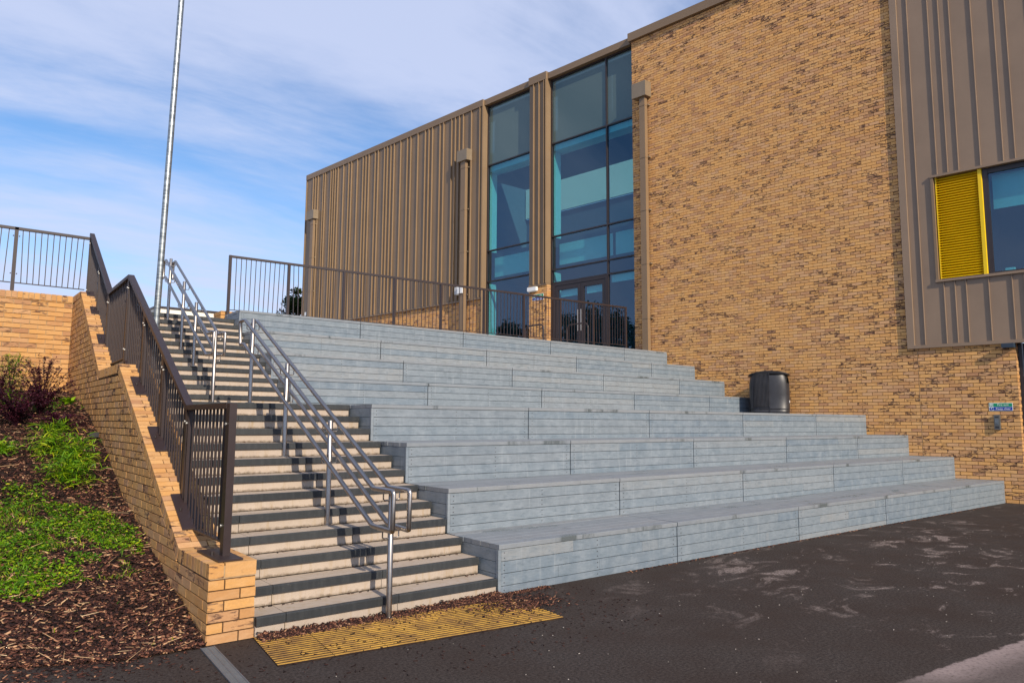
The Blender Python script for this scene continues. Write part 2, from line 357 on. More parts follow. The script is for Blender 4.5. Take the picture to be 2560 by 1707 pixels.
# ------------------------------------------------------------------ brick helpers
def clip(poly, f):
    outp = []; n = len(poly)
    for i in range(n):
        a, b = poly[i], poly[(i+1) % n]; fa, fb = f(a), f(b)
        if fa >= 0: outp.append(a)
        if (fa >= 0) != (fb >= 0):
            t_ = fa/(fa-fb); outp.append((a[0]+(b[0]-a[0])*t_, a[1]+(b[1]-a[1])*t_))
    return outp
def shared_brick(m, L_=.215, H_=.065, D_=.05):
    mb = MB(); mb.box(-L_/2, L_/2, 0, D_, -H_/2, H_/2); return mb.mesh('brick', MATS[m])
def brickfield(parent, O, A, Nn, s0, s1, z0, z1, m, keep=None, topf=None, limit=300, depth=.045, phase=0., order=None, proud=.002):
    """stretcher bond; O origin, A along, Nn outward; face at O plane"""
    rg = random.Random(int(s0*31+z1*17+5)); O = Vector(O); full = []; cut = []
    k0 = int(math.floor(z0/.075)); k = k0
    while k*.075 < z1-.01:
        za, zb = k*.075+.005, k*.075+.07; off = phase+(.1125 if k % 2 else 0.); j = int(math.floor((s0-off)/.225))
        while j*.225+off < s1:
            a, b = j*.225+off+.005, j*.225+off+.22; j += 1
            ca, cb = max(a, s0), min(b, s1)
            if cb-ca < .008: continue
            cs = (ca+cb)/2; zc = (za+zb)/2
            if keep and not keep(cs, zc): continue
            poly = [(ca, za), (cb, za), (cb, min(zb, z1)), (ca, min(zb, z1))]; whole = ca == a and cb == b and zb <= z1
            if topf:
                tops = [topf(ca), topf(cb)]
                if min(tops) < za and max(tops) < za: continue
                if min(tops) < zb:
                    sl = (tops[1]-tops[0])/(cb-ca); poly = clip(poly, lambda q: tops[0]+sl*(q[0]-ca)-q[1]); whole = False
                    if len(poly) < 3: continue
                    hts = [q[1] for q in poly]
                    if max(hts)-min(hts) < .012: continue
            pr = rg.uniform(0, proud); tn = rg.random()
            (full if whole else cut).append((cs, zc, poly, pr, tn))
        k += 1
    allb = [(1, b) for b in full]+[(0, b) for b in cut]
    dist = lambda b: (O+A*b[1][0]+Vector((0, 0, b[1][1]))-CAMP).length
    allb.sort(key=order or dist)
    near = allb[:limit]; far = allb[limit:]
    me = shared_brick(m, D_=depth); Z = Vector((0, 0, 1))
    R = Matrix((A, -Nn, Z)).transposed().to_4x4()
    for w_, b in near:
        if w_:
            Mx = R.copy(); Mx.translation = O+A*b[0]+Z*b[1]+Nn*b[3]; link('brick', me, parent, Mx)
        else:
            q = MB(); q.prism(b[2], O+Nn*b[3], A, Z, -Nn*depth, b[4]); q.obj('brick', m, parent)
    if far:
        q = MB()
        for w_, b in far: q.prism(b[2], O+Nn*b[3], A, Z, -Nn*depth, b[4])
        q.obj('brickwork', m, parent, kind='stuff')

# ------------------------------------------------------------------ THE BUILDING
bld = thing('school_building', 'long school building of yellow brick and bronze cladding rising behind the benches', 'building', (12, 8, 0))
mb = MB()
wbox(mb, .935, 8.9, 0, 13.35, -.30, -.018); wbox(mb, -.35, .9349, 0, 4.72, -.30, -.018); wbox(mb, -.35, .9349, 7.17, 13.35, -.30, -.018); bwall = mb.obj('brick_wall', 'mortar', bld)
def benchtop(y):
    for k in range(8, 0, -1):
        if y >= tierY(k): return .45*k
    return 0
def keep_main(s, z):
    y = 8.9-s*WA.dot(Vector((0, -1, 0)))
    if y > 8.74: top = 3.4
    else: top = benchtop(y-.13)
    if z < top-.12: return False
    if y < 1.50 and z > 3.42: return False
    return True
kf = 1/WA.dot(Vector((0, -1, 0)))
s_joint = (8.9-1.46)*kf
O_ = P(8.9, 0)
brickfield(bwall, O_, WA, WN, 0, s_joint-.007, 0, 13.35, 'brick', keep_main, limit=0)
brickfield(bwall, O_, WA, WN, s_joint+.007, (8.9+.35)*kf, 0, 3.6, 'brick', keep_main, limit=300)
mb = MB(); wbox(mb, 1.455, 1.465, 0, 3.5, -.02, -.004); mb.obj('movement_joint', 'mortar2', bwall)
# end return of the wall at the far right: bright narrow reveal
mb = MB()
for k in range(45):
    z = k*.075
    mb.hexa([P(y, zz, o) for zz in (z+.005, z+.07) for y, o in ((-.353, -.001-.0), (-.31, -.001), (-.31, -.10 if k % 2 else -.14), (-.353, -.10 if k % 2 else -.14))], RND.random())
mb.obj('return_brickwork', 'brick2', bwall, kind='stuff')
# side door right of the wall end
mb = MB(); wbox(mb, -.40, -.352, 0, 3.3, -.30, -.16); wbox(mb, -1.75, -1.70, 0, 3.3, -.30, -.16); wbox(mb, -1.70, -.40, 2.5, 2.6, -.30, -.16)
fr = mb.obj('side_door_frame', 'frame', bld)
mb = MB(); wbox(mb, -1.69, -.41, .02, 2.49, -.26, -.21); dd = mb.obj('side_door', 'frame', fr)
mb = MB(); wbox(mb, -1.69, -.41, 2.61, 3.29, -.26, -.24); mb.obj('overpanel', 'frame', fr)
mb = MB(); wbox(mb, -8, -1.76, 0, 3.6, -.30, 0); mb.obj('far_brick_pier', 'brick', bld)
mb = MB(); wbox(mb, -8, -.352, 3.31, 3.6, -.30, -.01); mb.obj('door_lintel', 'mortar', bld)
# upper brick behind bay
mb = MB(); wbox(mb, -8, -.352, 3.61, 4.72, -.30, -.02); wbox(mb, -8, -.352, 7.17, 14, -.30, -.02); mb.obj('bay_backing_wall', 'mortar', bld)
# roof copings
mb = MB(); wbox(mb, -8, 8.96, 13.36, 13.62, -.45, .10); mb.obj('brick_wall_coping', 'bronze', bld)
y = 15.41
mb = MB()
for (a, b) in ((15.42, 18.5), (18.506, 21.6), (21.606, 24.7), (24.706, 27.76)): wbox(mb, a, b, 13.32, 13.57, -.45, .045)
mb.obj('cladding_coping', 'bronze', bld)
mb = MB(); wbox(mb, 12.33, 13.13, 13.32, 13.60, -.45, .05); mb.obj('strip_coping', 'bronze', bld)
mb = MB(); wbox(mb, 8.97, 12.325, 13.34, 13.56, -.45, -.03); wbox(mb, 13.135, 15.415, 13.34, 13.56, -.45, -.03); mb.obj('window_head_coping', 'bronze', bld)
mb = MB(); mb.hexa([P(y_, z, o) for z in (13.2, 13.3) for y_, o in ((-8, -3.6), (27.7, -3.6), (27.7, -12), (-8, -12))]); mb.obj('roof', 'grey', bld)  # held back from the facade; unseen gap added to light the room
mb = MB(); wbox(mb, -8, 27.7, 13.1, 13.19, -.9, -.31); mb.obj('roof_edge', 'grey', bld)
# far cladding: recessed tray panels with standing seams
seams = [27.11, 26.9, 26.67, 26.23, 26.06, 25.57, 25.38, 25.19, 24.97, 24.53, 24.11, 23.89, 23.44, 23.01, 22.79, 22.56, 22.11, 21.88, 21.44, 21.23, 20.99, 20.76, 20.32, 19.88, 19.65, 19.19, 18.73, 18.5, 18.28, 17.83, 17.61, 17.14, 16.93, 16.7, 16.48, 16.03, 15.57]
def cladding(ys, z0f, z1f, base_o, m, depth=.055, seam=.056, sw=.018):
    for a, b in zip(ys[:-1], ys[1:]):
        hi, lo_ = max(a, b), min(a, b)
        mb = MB(); wbox(mb, lo_+.0015, hi-.0015, z0f, z1f, base_o-depth, base_o, RND.random()); pn = mb.obj('cladding_panel', m, bld)
        mb = MB(); wbox(mb, lo_-.002, lo_-.002+sw, z0f+.002, z1f-.002, base_o+.0005, base_o+seam); mb.obj('standing_seam', m, pn)
ys = [27.70]+seams+[15.41]
cladding(ys, 6.08, 13.315, 0, 'bronze')
mb = MB(); wbox(mb, 15.405, 27.74, 6.02, 6.075, -.06, .03); mb.obj('drip_flashing', 'bronze', bld)
mb = MB(); wbox(mb, 15.395, 15.409, 3.45, 13.315, -.17, .036); mb.obj('cladding_end_trim', 'bronze', bld)
mb = MB(); wbox(mb, 27.705, 27.75, 6.08, 13.315, -.3, .04); mb.obj('far_corner_trim', 'bronze', bld)
mb = MB(); wbox(mb, 15.41, 27.7, 3.45, 13.3, -.3, -.06); lowb = mb.obj('backing_wall', 'mortar', bld)
s_ = (27.7-15.41)*kf
brickfield(lowb, P(27.7, 0, -.052), WA, WN, 0, s_, 3.45, 6.02, 'brick', lambda s, z: z > 3.5, limit=0, depth=.03)
# strip between the windows
cladding([13.12, 12.9, 12.66, 12.43, 12.345], 6.2, 13.315, 0, 'bronze')
mb = MB(); wbox(mb, 12.33, 12.344, 6.2, 13.315, -.17, .036); mb.obj('strip_end_trim', 'bronze', bld)
mb = MB(); wbox(mb, 12.33, 13.125, 6.14, 6.195, -.17, .03); mb.obj('strip_flashing', 'bronze', bld)
mb = MB(); wbox(mb, 12.345, 13.12, 3.45, 13.3, -.3, -.06); st = mb.obj('strip_backing', 'mortar', bld)
brickfield(st, P(13.12, 0, 0), WA, WN, 0, .775*kf, 3.45, 6.14, 'brick', None, limit=300, depth=.055)
mb = MB()
for k in range(46, 82):
    z = k*.075; mb.hexa([P(y_, zz, o) for zz in (z+.005, z+.07) for y_, o in ((12.326, -.001), (12.345, -.001), (12.345, -.17), (12.326, -.17))], RND.random())
mb.obj('return_brickwork', 'brick2', st, kind='stuff')
# --- windows
def wframe(y0, y1, z0, z1, o, muls, trs, name='window', fw=.045, dp=.10):
    mb = MB()
    wbox(mb, y0, y0+fw, z0, z1, o-dp, o); wbox(mb, y1-fw, y1, z0, z1, o-dp, o)
    for yy in muls: wbox(mb, yy-fw/2, yy+fw/2, z0, z1, o-dp, o+.002)
    cols = [y0+fw]+[v for yy in muls for v in (yy-fw/2, yy+fw/2)]+[y1-fw]
    for a, b in zip(cols[::2], cols[1::2]):
        for zz in [z0+fw/2]+trs+[z1-fw/2]: wbox(mb, a, b, zz-fw/2, zz+fw/2, o-dp, o-.002)
    return mb.obj(name, 'frame', bld), [(a, b) for a, b in zip(cols[::2], cols[1::2])]
def pane(fr, a, b, z0, z1, o, m, name='pane'):
    mb = MB(); wbox(mb, a+.002, b-.002, z0+.002, z1-.002, o-.012, o); return mb.obj(name, m, fr)
GO = -.17
for (y0, y1, muls) in ((8.905, 12.325, [10.015]), (13.13, 15.39, [])):
    door = bool(muls)
    trs = [11.03, 7.79, 6.65]+([6.2] if door else [])
    fr, cols = wframe(y0, y1, 3.45, 13.33, GO, muls, trs)
    zs_ = [13.29]+trs+[3.5]
    for ci, (a, b) in enumerate(cols):
        for i in range(len(zs_)-1):
            zt, zb = zs_[i]-.022, zs_[i+1]+.022
            if door and ci == 1 and i == len(zs_)-2: continue
            pane(fr, a, b, zb, zt, GO-.045, 'spandrel' if i == 0 else 'glass')
        # shadow boxes
        mb = MB(); wbox(mb, a, b, 11.05, 13.25, GO-.30, GO-.28); mb.obj('spandrel_backing', 'grey', fr)
        mb = MB(); wbox(mb, a+.05, b-.02, 6.86, 7.58, GO-.36, GO-.33); mb.obj('floor_edge_panel', 'inner', fr)
        if door and ci == 0:
            mb = MB(); wbox(mb, a+.01, b-.05, 5.93, 6.17, GO-.10, GO-.09); mb.obj('roller_blind', 'blind', fr)
    # reveals and the room behind
    mb = MB(); wbox(mb, y1-.012, y1+.10, 3.46, 6.6, -.62, GO-.101); wbox(mb, y1-.012, y1+.10, 7.8, 10.98, -.62, GO-.101); mb.obj('window_reveal', 'inner', fr)
    mb = MB(); wbox(mb, y0, y1, 10.80, 11.0, -.62, GO-.101); mb.obj('head_reveal', 'inner', fr)
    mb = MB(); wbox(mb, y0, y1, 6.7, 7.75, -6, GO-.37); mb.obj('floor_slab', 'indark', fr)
if True:
    mb = MB(); wbox(mb, 8.0, 16.5, 9.75, 10.97, -3.2, -3.1); wbox(mb, 8.0, 16.5, 10.98, 11.1, -1.1, -.64); mb.obj('interior_upper_wall', 'inner', bld)  # ceiling left short so sky light from the roof gap brightens the upper wall
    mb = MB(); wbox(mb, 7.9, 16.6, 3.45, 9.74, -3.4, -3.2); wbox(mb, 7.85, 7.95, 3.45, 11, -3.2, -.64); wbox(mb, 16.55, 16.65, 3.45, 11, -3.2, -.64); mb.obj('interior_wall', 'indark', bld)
# double doors
a, b = 10.045, 12.275
mb = MB(); wbox(mb, 12.13, 12.275, 3.46, 6.17, GO-.09, GO+.012); wbox(mb, 10.045, 10.10, 3.46, 6.17, GO-.09, GO+.012); wbox(mb, 10.10, 12.13, 6.08, 6.17, GO-.09, GO+.01); df = mb.obj('door_frame', 'frame', bld)
for (y0, y1, hs) in ((11.075, 12.125, 1), (10.105, 11.065, -1)):
    mb = MB(); fw = .12
    wbox(mb, y0, y0+fw, 3.47, 6.07, GO-.06, GO); wbox(mb, y1-fw, y1, 3.47, 6.07, GO-.06, GO); wbox(mb, y0+fw, y1-fw, 5.93, 6.07, GO-.06, GO); wbox(mb, y0+fw, y1-fw, 3.47, 3.72, GO-.06, GO)
    dr = mb.obj('door', 'frame', bld)
    pane(dr, y0+fw, y1-fw, 3.72, 5.93, GO-.03, 'glass')
    mb = MB(); wbox(mb, y0+fw, y1-fw-.05, 5.70, 5.92, GO-.09, GO-.08); mb.obj('roller_blind', 'blind', dr)
    yh = y0+.06 if hs > 0 else y1-.06
    mb = MB(); mb.tube([P(yh, 4.50, GO+.07), P(yh, 5.19, GO+.07)], .018, 10)
    for z in (4.62, 5.07): mb.tube([P(yh, z, GO+.0), P(yh, z, GO+.07)], .012, 8)
    mb.obj('pull_handle', 'steel', dr, True)
mb = MB(); wbox(mb, 11.35, 12.3, 3.455, 3.47, -.17, .3); mb.obj('door_threshold', 'grey', bld)
# --- rainwater hoppers and pipes
def downpipe(y0, y1, yp0, yp1, ztop, zbot, zend, proj=.27, split=None):
    mb = MB(); wbox(mb, y0, y1, zbot, ztop, .002, proj); hp = mb.obj('rainwater_hopper', 'hopper', bld)
    mb = MB(); zc = zbot; wbox(mb, yp0, yp1, zend, zbot-.002, .07, .19); pp = mb.obj('downpipe', 'bronze', bld)
    z = zbot-.25
    while z > zend:
        mb = MB(); wbox(mb, yp0-.006, yp1+.006, z-.03, z+.03, .062, .198); mb.obj('pipe_collar', 'bronze', pp)
        mb = MB(); wbox(mb, yp0-.055, yp0-.007, z-.015, z+.02, .003, .09); mb.obj('pipe_bracket', 'hopper', pp); z -= 1.62
downpipe(16.02, 16.56, 16.16, 16.40, 11.79, 11.36, 3.45, .25)
downpipe(26.62, 27.25, 26.72, 26.96, 11.6, 11.17, 3.45, .25)
downpipe(8.22, 8.70, 8.31, 8.50, 11.82, 11.36, 3.45, .27)
# --- projecting cladding bay
BO = .05
mb = MB(); wbox(mb, 1.485, 1.63, 3.28, 14, -.02, BO+.012); wbox(mb, -8, 1.484, 3.28, 3.35, -.02, BO+.012); bt = mb.obj('bay_edge_trim', 'bronze2', bld)
bs = [1.484, 1.27, .85, .64, .43, .02, -.39, -.60, -1.02, -1.23, -1.65, -2.06, -2.48, -2.69, -3.1]
WZ0, WZ1 = 4.78, 7.11; WY = .975
for a, b in zip(bs[:-1], bs[1:]):
    segs = [(3.352, 14)]
    if b < WY-.03: segs = [(3.352, WZ0-.03), (WZ1+.03, 14)]
    for z0, z1 in segs:
        aa = a
        if b < WY-.03 < a and z0 == 3.352 and z1 < 10:
            mb = MB(); wbox(mb, WY+.013, a-.0015, WZ0-.03, WZ1+.03, -.011, BO-.035); mb.obj('bay_panel', 'bronze2', bld)
        mb = MB(); wbox(mb, b+.0015, aa-.0015, z0, z1, -.011, BO-.035, RND.random()); pn = mb.obj('bay_panel', 'bronze2', bld)
        mb = MB(); wbox(mb, b-.003, b+.008, z0+.003, z1-.003, BO-.0345, BO-.006); mb.obj('standing_seam', 'bronze2', pn)
mb = MB(); wbox(mb, -8, -3.1, 3.352, 14, -.011, BO-.035); mb.obj('bay_panel', 'bronze2', bld)
mb = MB(); wbox(mb, WY-.04, WY+.012, WZ0, WZ1, -.3, BO+.002); mb.obj('bay_window_side_trim', 'bronze', bld)
mb = MB(); wbox(mb, -3.0, WY+.02, WZ1, WZ1+.05, -.3, BO+.015); mb.obj('bay_window_head', 'bronze2', bld)
mb = MB(); wbox(mb, -3.0, WY+.02, WZ0-.055, WZ0, -.3, BO+.02); mb.obj('bay_window_sill', 'bronze2', bld)
mb = MB(); wbox(mb, .895, .915, WZ0+.001, WZ1-.001, -.10, .0); wbox(mb, .035, .10, WZ0+.001, WZ1-.001, -.12, .015); wbox(mb, .10, .895, WZ0+.001, WZ1-.001, -.16, -.12); lv = mb.obj('louvre_frame', 'yellow', bld)
n = 40
for i in range(n):
    z = WZ0+.02+(WZ1-WZ0-.04)*(i+.5)/n
    mb = MB(); mb.hexa([P(y_, z+dz, o) for dz, oo in ((-.018, 0), (.016, 1)) for y_, o in ((.101, .005-.05*oo), (.894, .005-.05*oo), (.894, -.01-.06*oo), (.101, -.01-.06*oo))]); mb.obj('louvre_slat', 'yellow', lv)
mb = MB(); wbox(mb, -.065, .034, WZ0, WZ1, -.14, -.04); wbox(mb, -3, -.066, WZ0, WZ0+.05, -.14, -.05); wbox(mb, -3, -.066, WZ1-.12, WZ1, -.14, -.05); wbox(mb, -1.6, -1.52, WZ0+.05, WZ1-.12, -.14, -.05); bw = mb.obj('bay_window', 'frame', bld)
pane(bw, -1.52, -.066, WZ0+.05, WZ1-.12, -.08, 'glass'); pane(bw, -3, -1.6, WZ0+.05, WZ1-.12, -.08, 'glass')
mb = MB(); wbox(mb, -2.9, -.08, 6.25, WZ1-.13, -.24, -.235); wbox(mb, -2.9, -.08, 6.225, 6.249, -.25, -.23); mb.obj('roller_blind', 'blind', bw)
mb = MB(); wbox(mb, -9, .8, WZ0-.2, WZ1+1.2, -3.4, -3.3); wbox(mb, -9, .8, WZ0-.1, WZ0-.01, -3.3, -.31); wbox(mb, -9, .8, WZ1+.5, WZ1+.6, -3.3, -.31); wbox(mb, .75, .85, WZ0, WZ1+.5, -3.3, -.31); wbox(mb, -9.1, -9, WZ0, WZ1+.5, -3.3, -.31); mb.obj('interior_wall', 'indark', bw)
mb = MB(); wbox(mb, -.42, -.17, WZ0+.052, WZ0+.075, -.30, -.17); wbox(mb, -.38, -.22, WZ0+.076, WZ0+.13, -.28, -.2); mb.obj('folded_papers', 'white', bw)
mb = MB(); wbox(mb, -.78, -.55, WZ0+.052, WZ0+.10, -.30, -.17); mb.obj('paper_tray', 'white', bw)
# --- fittings on the building (each a thing)
t_ = thing('sensor_box', 'small dark navy box fixed under the bronze cladding bay above the door sign', 'sensor', P(-.26, 3.2, 0))
mb = MB(); wbox(mb, -.365, -.155, 3.185, 3.275, .003, .15); o_ = mb.obj('casing', 'navy', t_)
mb = MB(); wbox(mb, -.345, -.175, 3.178, 3.184, .03, .13); mb.obj('lens_cover', 'black', t_)
kp = thing('entry_keypad', 'grey door entry keypad on brick wall below the lower fire exit sign', 'keypad', P(.04, 1.65, 0))
mb = MB(); wbox(mb, -.015, .088, 1.495, 1.805, .003, .055); mb.obj('casing', 'grey', kp)
mb = MB(); wbox(mb, .005, .068, 1.745, 1.765, .056, .058); mb.obj('camera_slot', 'black', kp)
mb = MB(); wbox(mb, .005, .068, 1.525, 1.565, .056, .058); mb.obj('speaker_grille', 'black', kp)
for i in range(5):
    for j in range(3):
        mb = MB(); wbox(mb, .008+.021*j, .024+.021*j, 1.60+i*.024, 1.616+i*.024, .056, .059); mb.obj('key', 'galv', kp)
def text(body, size, m, parent, origin, A, Nn):
    cu = bpy.data.curves.new('lettering', 'FONT'); cu.body = body; cu.size = size; cu.align_x = 'CENTER'; cu.align_y = 'CENTER'; cu.extrude = .0008
    tmp = bpy.data.objects.new('lettering_src', cu); COL.objects.link(tmp); dg = bpy.context.evaluated_depsgraph_get()
    me = bpy.data.meshes.new_from_object(tmp.evaluated_get(dg)); bpy.data.objects.remove(tmp); me.materials.clear(); me.materials.append(MATS[m])
    R = Matrix((A, Vector((0, 0, 1)), Nn)).transposed().to_4x4(); R.translation = origin; return link('lettering', me, parent, R)
def sign(y0, y1, z0, z1, label):
    sg = thing('fire_exit_sign', label, 'sign', P((y0+y1)/2, z0, 0)); zm = (z0+z1)/2; w_ = y1-y0; h_ = z1-z0
    mb = MB(); wbox(mb, y0, y1, z0, z1, .003, .009); mb.obj('sign_plate', 'white', sg)
    mb = MB(); wbox(mb, y0+.008, y1-w_*.19, zm+.003, z1-.008, .0091, .0105); wbox(mb, y1-w_*.17, y1-.008, zm+.003, z1-.008, .0091, .0105); mb.obj('green_band', 'green_sign', sg)
    mb = MB(); wbox(mb, y0+.008, y1-w_*.19, z0+.008, zm-.003, .0091, .0105); mb.obj('blue_band', 'blue_sign', sg)
    yc = y1-w_*.095; zc = (z0+zm)/2; mb = MB(); rr_ = h_*.21
    mb.prism([(math.cos(i*PI/10)*rr_, math.sin(i*PI/10)*rr_) for i in range(20)], P(yc, zc, .0091), WA, (0, 0, 1), WN*.0014); mb.obj('blue_disc', 'blue_sign', sg)
    mb = MB(); mb.prism([(-.005, -.004), (.005, -.004), (.008, .026), (-.008, .026)], P(yc, zc, .0106), WA, (0, 0, 1), WN*.001); mb.prism([(-.005, -.02), (.005, -.02), (.005, -.01), (-.005, -.01)], P(yc, zc, .0106), WA, (0, 0, 1), WN*.001); mb.obj('exclamation_mark', 'white', sg)
    zc = (z1+zm)/2; s = h_/.165; mb = MB()
    for poly in ([(-.022, -.03), (-.012, -.03), (-.012, .03), (-.022, .03)], [(.012, -.03), (.022, -.03), (.022, .03), (.012, .03)], [(-.012, .022), (.012, .022), (.012, .03), (-.012, .03)],
                 [(-.004, -.004), (.004, -.004), (.006, .01), (-.006, .01)], [(-.009, -.024), (-.004, -.024), (0, -.005), (-.004, -.003)], [(.003, -.024), (.008, -.022), (.004, -.003), (0, -.005)], [(-.003, .012), (.003, .012), (.003, .018), (-.003, .018)]):
        mb.prism([(a*s, b*s) for a, b in poly], P(yc, zc, .0106), WA, (0, 0, 1), WN*.001)
    mb.obj('running_figure', 'white', sg)
    ym = (y0+y1-w_*.19)/2
    text('Fire exit', h_*.36, 'white', sg, P(ym, (z1+zm)/2, .0108), WA, WN); text('Keep clear', h_*.36, 'white', sg, P(ym, (z0+zm)/2, .0108), WA, WN)
sign(-.24, .172, 1.885, 2.05, 'green and blue Fire exit Keep clear sign on brick wall above the keypad')
sign(12.47, 12.96, 5.66, 5.87, 'green and blue fire exit sign on the brick pier left of the glass doors')
t_ = thing('emergency_light', 'slim white bulkhead light on the brick pier just left of the glass doors', 'light', P(12.9, 6, 0), 'bulkhead lights')
mb = MB(); wbox(mb, 12.72, 13.11, 5.99, 6.12, .003, .10); mb.obj('housing', 'white', t_)
mb = MB(); wbox(mb, 12.75, 13.08, 5.965, 5.988, .015, .09); mb.obj('diffuser', 'render', t_)
t_ = thing('emergency_light', 'square white bulkhead light low on the far bronze cladding beside the downpipe', 'light', P(16.4, 6.4, 0), 'bulkhead lights')
mb = MB(); wbox(mb, 16.44, 16.68, 6.30, 6.58, .04, .16); wbox(mb, 16.17, 16.438, 6.30, 6.58, .196, .24); mb.obj('housing', 'white', t_)
mb = MB(); wbox(mb, 16.46, 16.66, 6.28, 6.299, .05, .14); mb.obj('diffuser', 'render', t_)
hp = thing('wall_sensor', 'tiny white sensor on the far cladding beside the leftmost downpipe', 'sensor', P(27.2, 6.3, 0))
mb = MB(); wbox(mb, 27.16, 27.30, 6.55, 6.72, .02, .12); mb.obj('housing', 'white', hp)
mb = MB(); wbox(mb, 27.19, 27.27, 6.52, 6.549, .03, .1); mb.obj('sensor_eye', 'black', hp)

# ------------------------------------------------------------------ BENCH TIERS
ordn = ['lowest grey plank bench tier standing directly on the asphalt', 'second grey plank bench tier up from the asphalt', 'third grey plank bench tier, first whose top is hardly seen', 'fourth grey bench tier, carrying the black litter bin',
        'fifth grey bench tier, directly behind the black litter bin', 'sixth grey bench tier, two above the litter bin', 'seventh grey bench tier, just below the topmost one', 'topmost grey plank bench tier with the brown railing on it']
gaps = [[2.93, 5.55, 8.16, 10.74], [2.90, 5.55, 8.20, 10.84], [2.87, 5.53, 8.21, 10.87], [2.85, 5.49, 8.18, 10.86], [2.77, 5.38, 8.06, 10.74], [2.77, 5.33, 8.0, 10.71], [2.76, 5.31, 7.97, 10.67], [2.75, 5.29, 7.92, 10.58]]
def plank(mb_, x0, x1, y0, y1, z0, z1, ch=.003, tone=0.):
    """chamfered along X"""
    mb_.prism([(y0+ch, z0), (y1-ch, z0), (y1, z0+ch), (y1, z1-ch), (y1-ch, z1), (y0+ch, z1), (y0, z1-ch), (y0, z0+ch)], (x0, 0, 0), (0, 1, 0), (0, 0, 1), (x1-x0, 0, 0), tone)
for k in range(1, 9):
    Y0 = tierY(k); Y1 = tierY(k+1) if k < 8 else Y0+3*T; zb, zt = .45*(k-1), .45*k
    tr = thing('bench_tier', ordn[k-1], 'bench', (XB+5, Y0, zb), 'stepped bench tiers')
    mb = MB(); e = .03
    mb.hexa([(x, y_, z) for z in (zb-.3 if k > 1 else -.05, zt-.047) for x, y_ in ((XB+e+.006, Y0+.032), (wallX(Y0)-.02, Y0+.032), (wallX(Y1)-.02, Y1+.03), (XB+e+.006, Y1+.03))]); mb.obj('core', 'core', tr)
    xs = [XB]+gaps[k-1]+[None]
    rows = int(round((Y1-Y0)/.1445)); bwid = (Y1-Y0)/rows
    for i in range(len(xs)-1):
        x0 = xs[i]+(.006 if i else 0)
        for r_ in range(rows):
            ya = Y0-.008 if r_ == 0 else Y0+r_*bwid+.0015; yb = Y0+(r_+1)*bwid-.0015
            x1 = (xs[i+1]-.006) if xs[i+1] else wallX(yb)-.004
            mb = MB(); jit = RND.uniform(-.004, .004) if i == 0 else 0
            plank(mb, x0+(jit if i == 0 else 0), x1, ya, yb, zt-.045+RND.uniform(-.0008, .0008), zt+RND.uniform(-.001, .001)); mb.obj('deck_plank', 'deck', tr)
        z = zt-.049
        x1 = (xs[i+1]-.007) if xs[i+1] else wallX(Y0)-.004
        for j in range(4):
            h_ = .108 if j < 3 else .068
            cuts = [x0+(.034 if i == 0 else 0), x1]
            if k == 1 and j in (0, 1, 2) and i < 3: cuts = sorted(cuts+[RND.uniform(x0+.3, x1-.3) for _ in range(1 if j == 0 else 2)])
            elif RND.random() < .06: cuts = sorted(cuts+[RND.uniform(x0+.4, x1-.4)])
            for a, b in zip(cuts[:-1], cuts[1:]):
                mb = MB(); dy = RND.uniform(-.0012, .0012); plank(mb, a+.001, b-.001, Y0+dy, Y0+.028, z-h_, z); mb.obj('front_plank', 'plank', tr)
            z -= h_+.0045
    # left side boards
    z = zt-.049
    for j in range(4):
        h_ = .108 if j < 3 else .068
        mb = MB(); mb.prism([(XB+.001, z-h_), (XB+.03, z-h_), (XB+.03, z), (XB+.001, z)], (0, Y0+.034, 0), (1, 0, 0), (0, 0, 1), (0, Y1-Y0-.036, 0), RND.random()); mb.obj('side_plank', 'plank', tr)
        z -= h_+.0045
    mb = MB()
    for i in range(len(xs)-1):
        xa = xs[i]; xb = xs[i+1] or wallX(Y0)-.01
        for x in (xa+.07, (xa+xb)/2, xb-.07):
            for j in range(4):
                zz = zt-.049-j*.1125
                for dz in ((.03, .078) if j < 3 else (.034,)): mb.obox((x, Y0-.001, zz-dz), (.004, 0, 0), (0, .0025, 0), (0, 0, .004))
    mb.obj('screw_heads', 'frame', tr, kind='stuff')
    mb = MB(); mb.box(XB-.002, XB+.032, Y0-.002, Y0+.0325, zb+.003, zt-.048); mb.obj('corner_trim', 'plank', tr)

# ------------------------------------------------------------------ STAIRCASE
stc = thing('stone_staircase', 'wide pale stone staircase with dark nosings between brick wall and grey benches', 'staircase', (-.8, 4, 0))
NST = 23
for n in range(1, NST+1):
    Y = stepY(n); z0, z1 = RIS*(n-1), RIS*n; xr = .296 if n <= 12 else .318
    if n == 12: dep = T+LAND
    elif n == NST: dep = .45
    else: dep = T
    xs = [-1.936, -1.71, -.742, xr] if n % 12 != 11 else [-1.936, -1.2, -.25, xr]
    for a, b in zip(xs[:-1], xs[1:]):
        a += .0025; b -= .0025
        mb = MB(); d2 = T if n == 12 else dep
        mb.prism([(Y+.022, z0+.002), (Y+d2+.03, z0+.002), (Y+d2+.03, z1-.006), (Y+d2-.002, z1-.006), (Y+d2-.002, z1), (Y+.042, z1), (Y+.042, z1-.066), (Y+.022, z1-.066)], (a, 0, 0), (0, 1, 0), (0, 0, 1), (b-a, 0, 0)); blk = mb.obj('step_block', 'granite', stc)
        mb = MB(); c_ = .006
        mb.prism([(Y+c_, z1-.065), (Y+.041, z1-.065), (Y+.041, z1+.001), (Y+c_, z1+.001), (Y, z1-c_), (Y, z1-.062)], (a, 0, 0), (0, 1, 0), (0, 0, 1), (b-a, 0, 0)); mb.obj('nosing', 'nosing', blk)
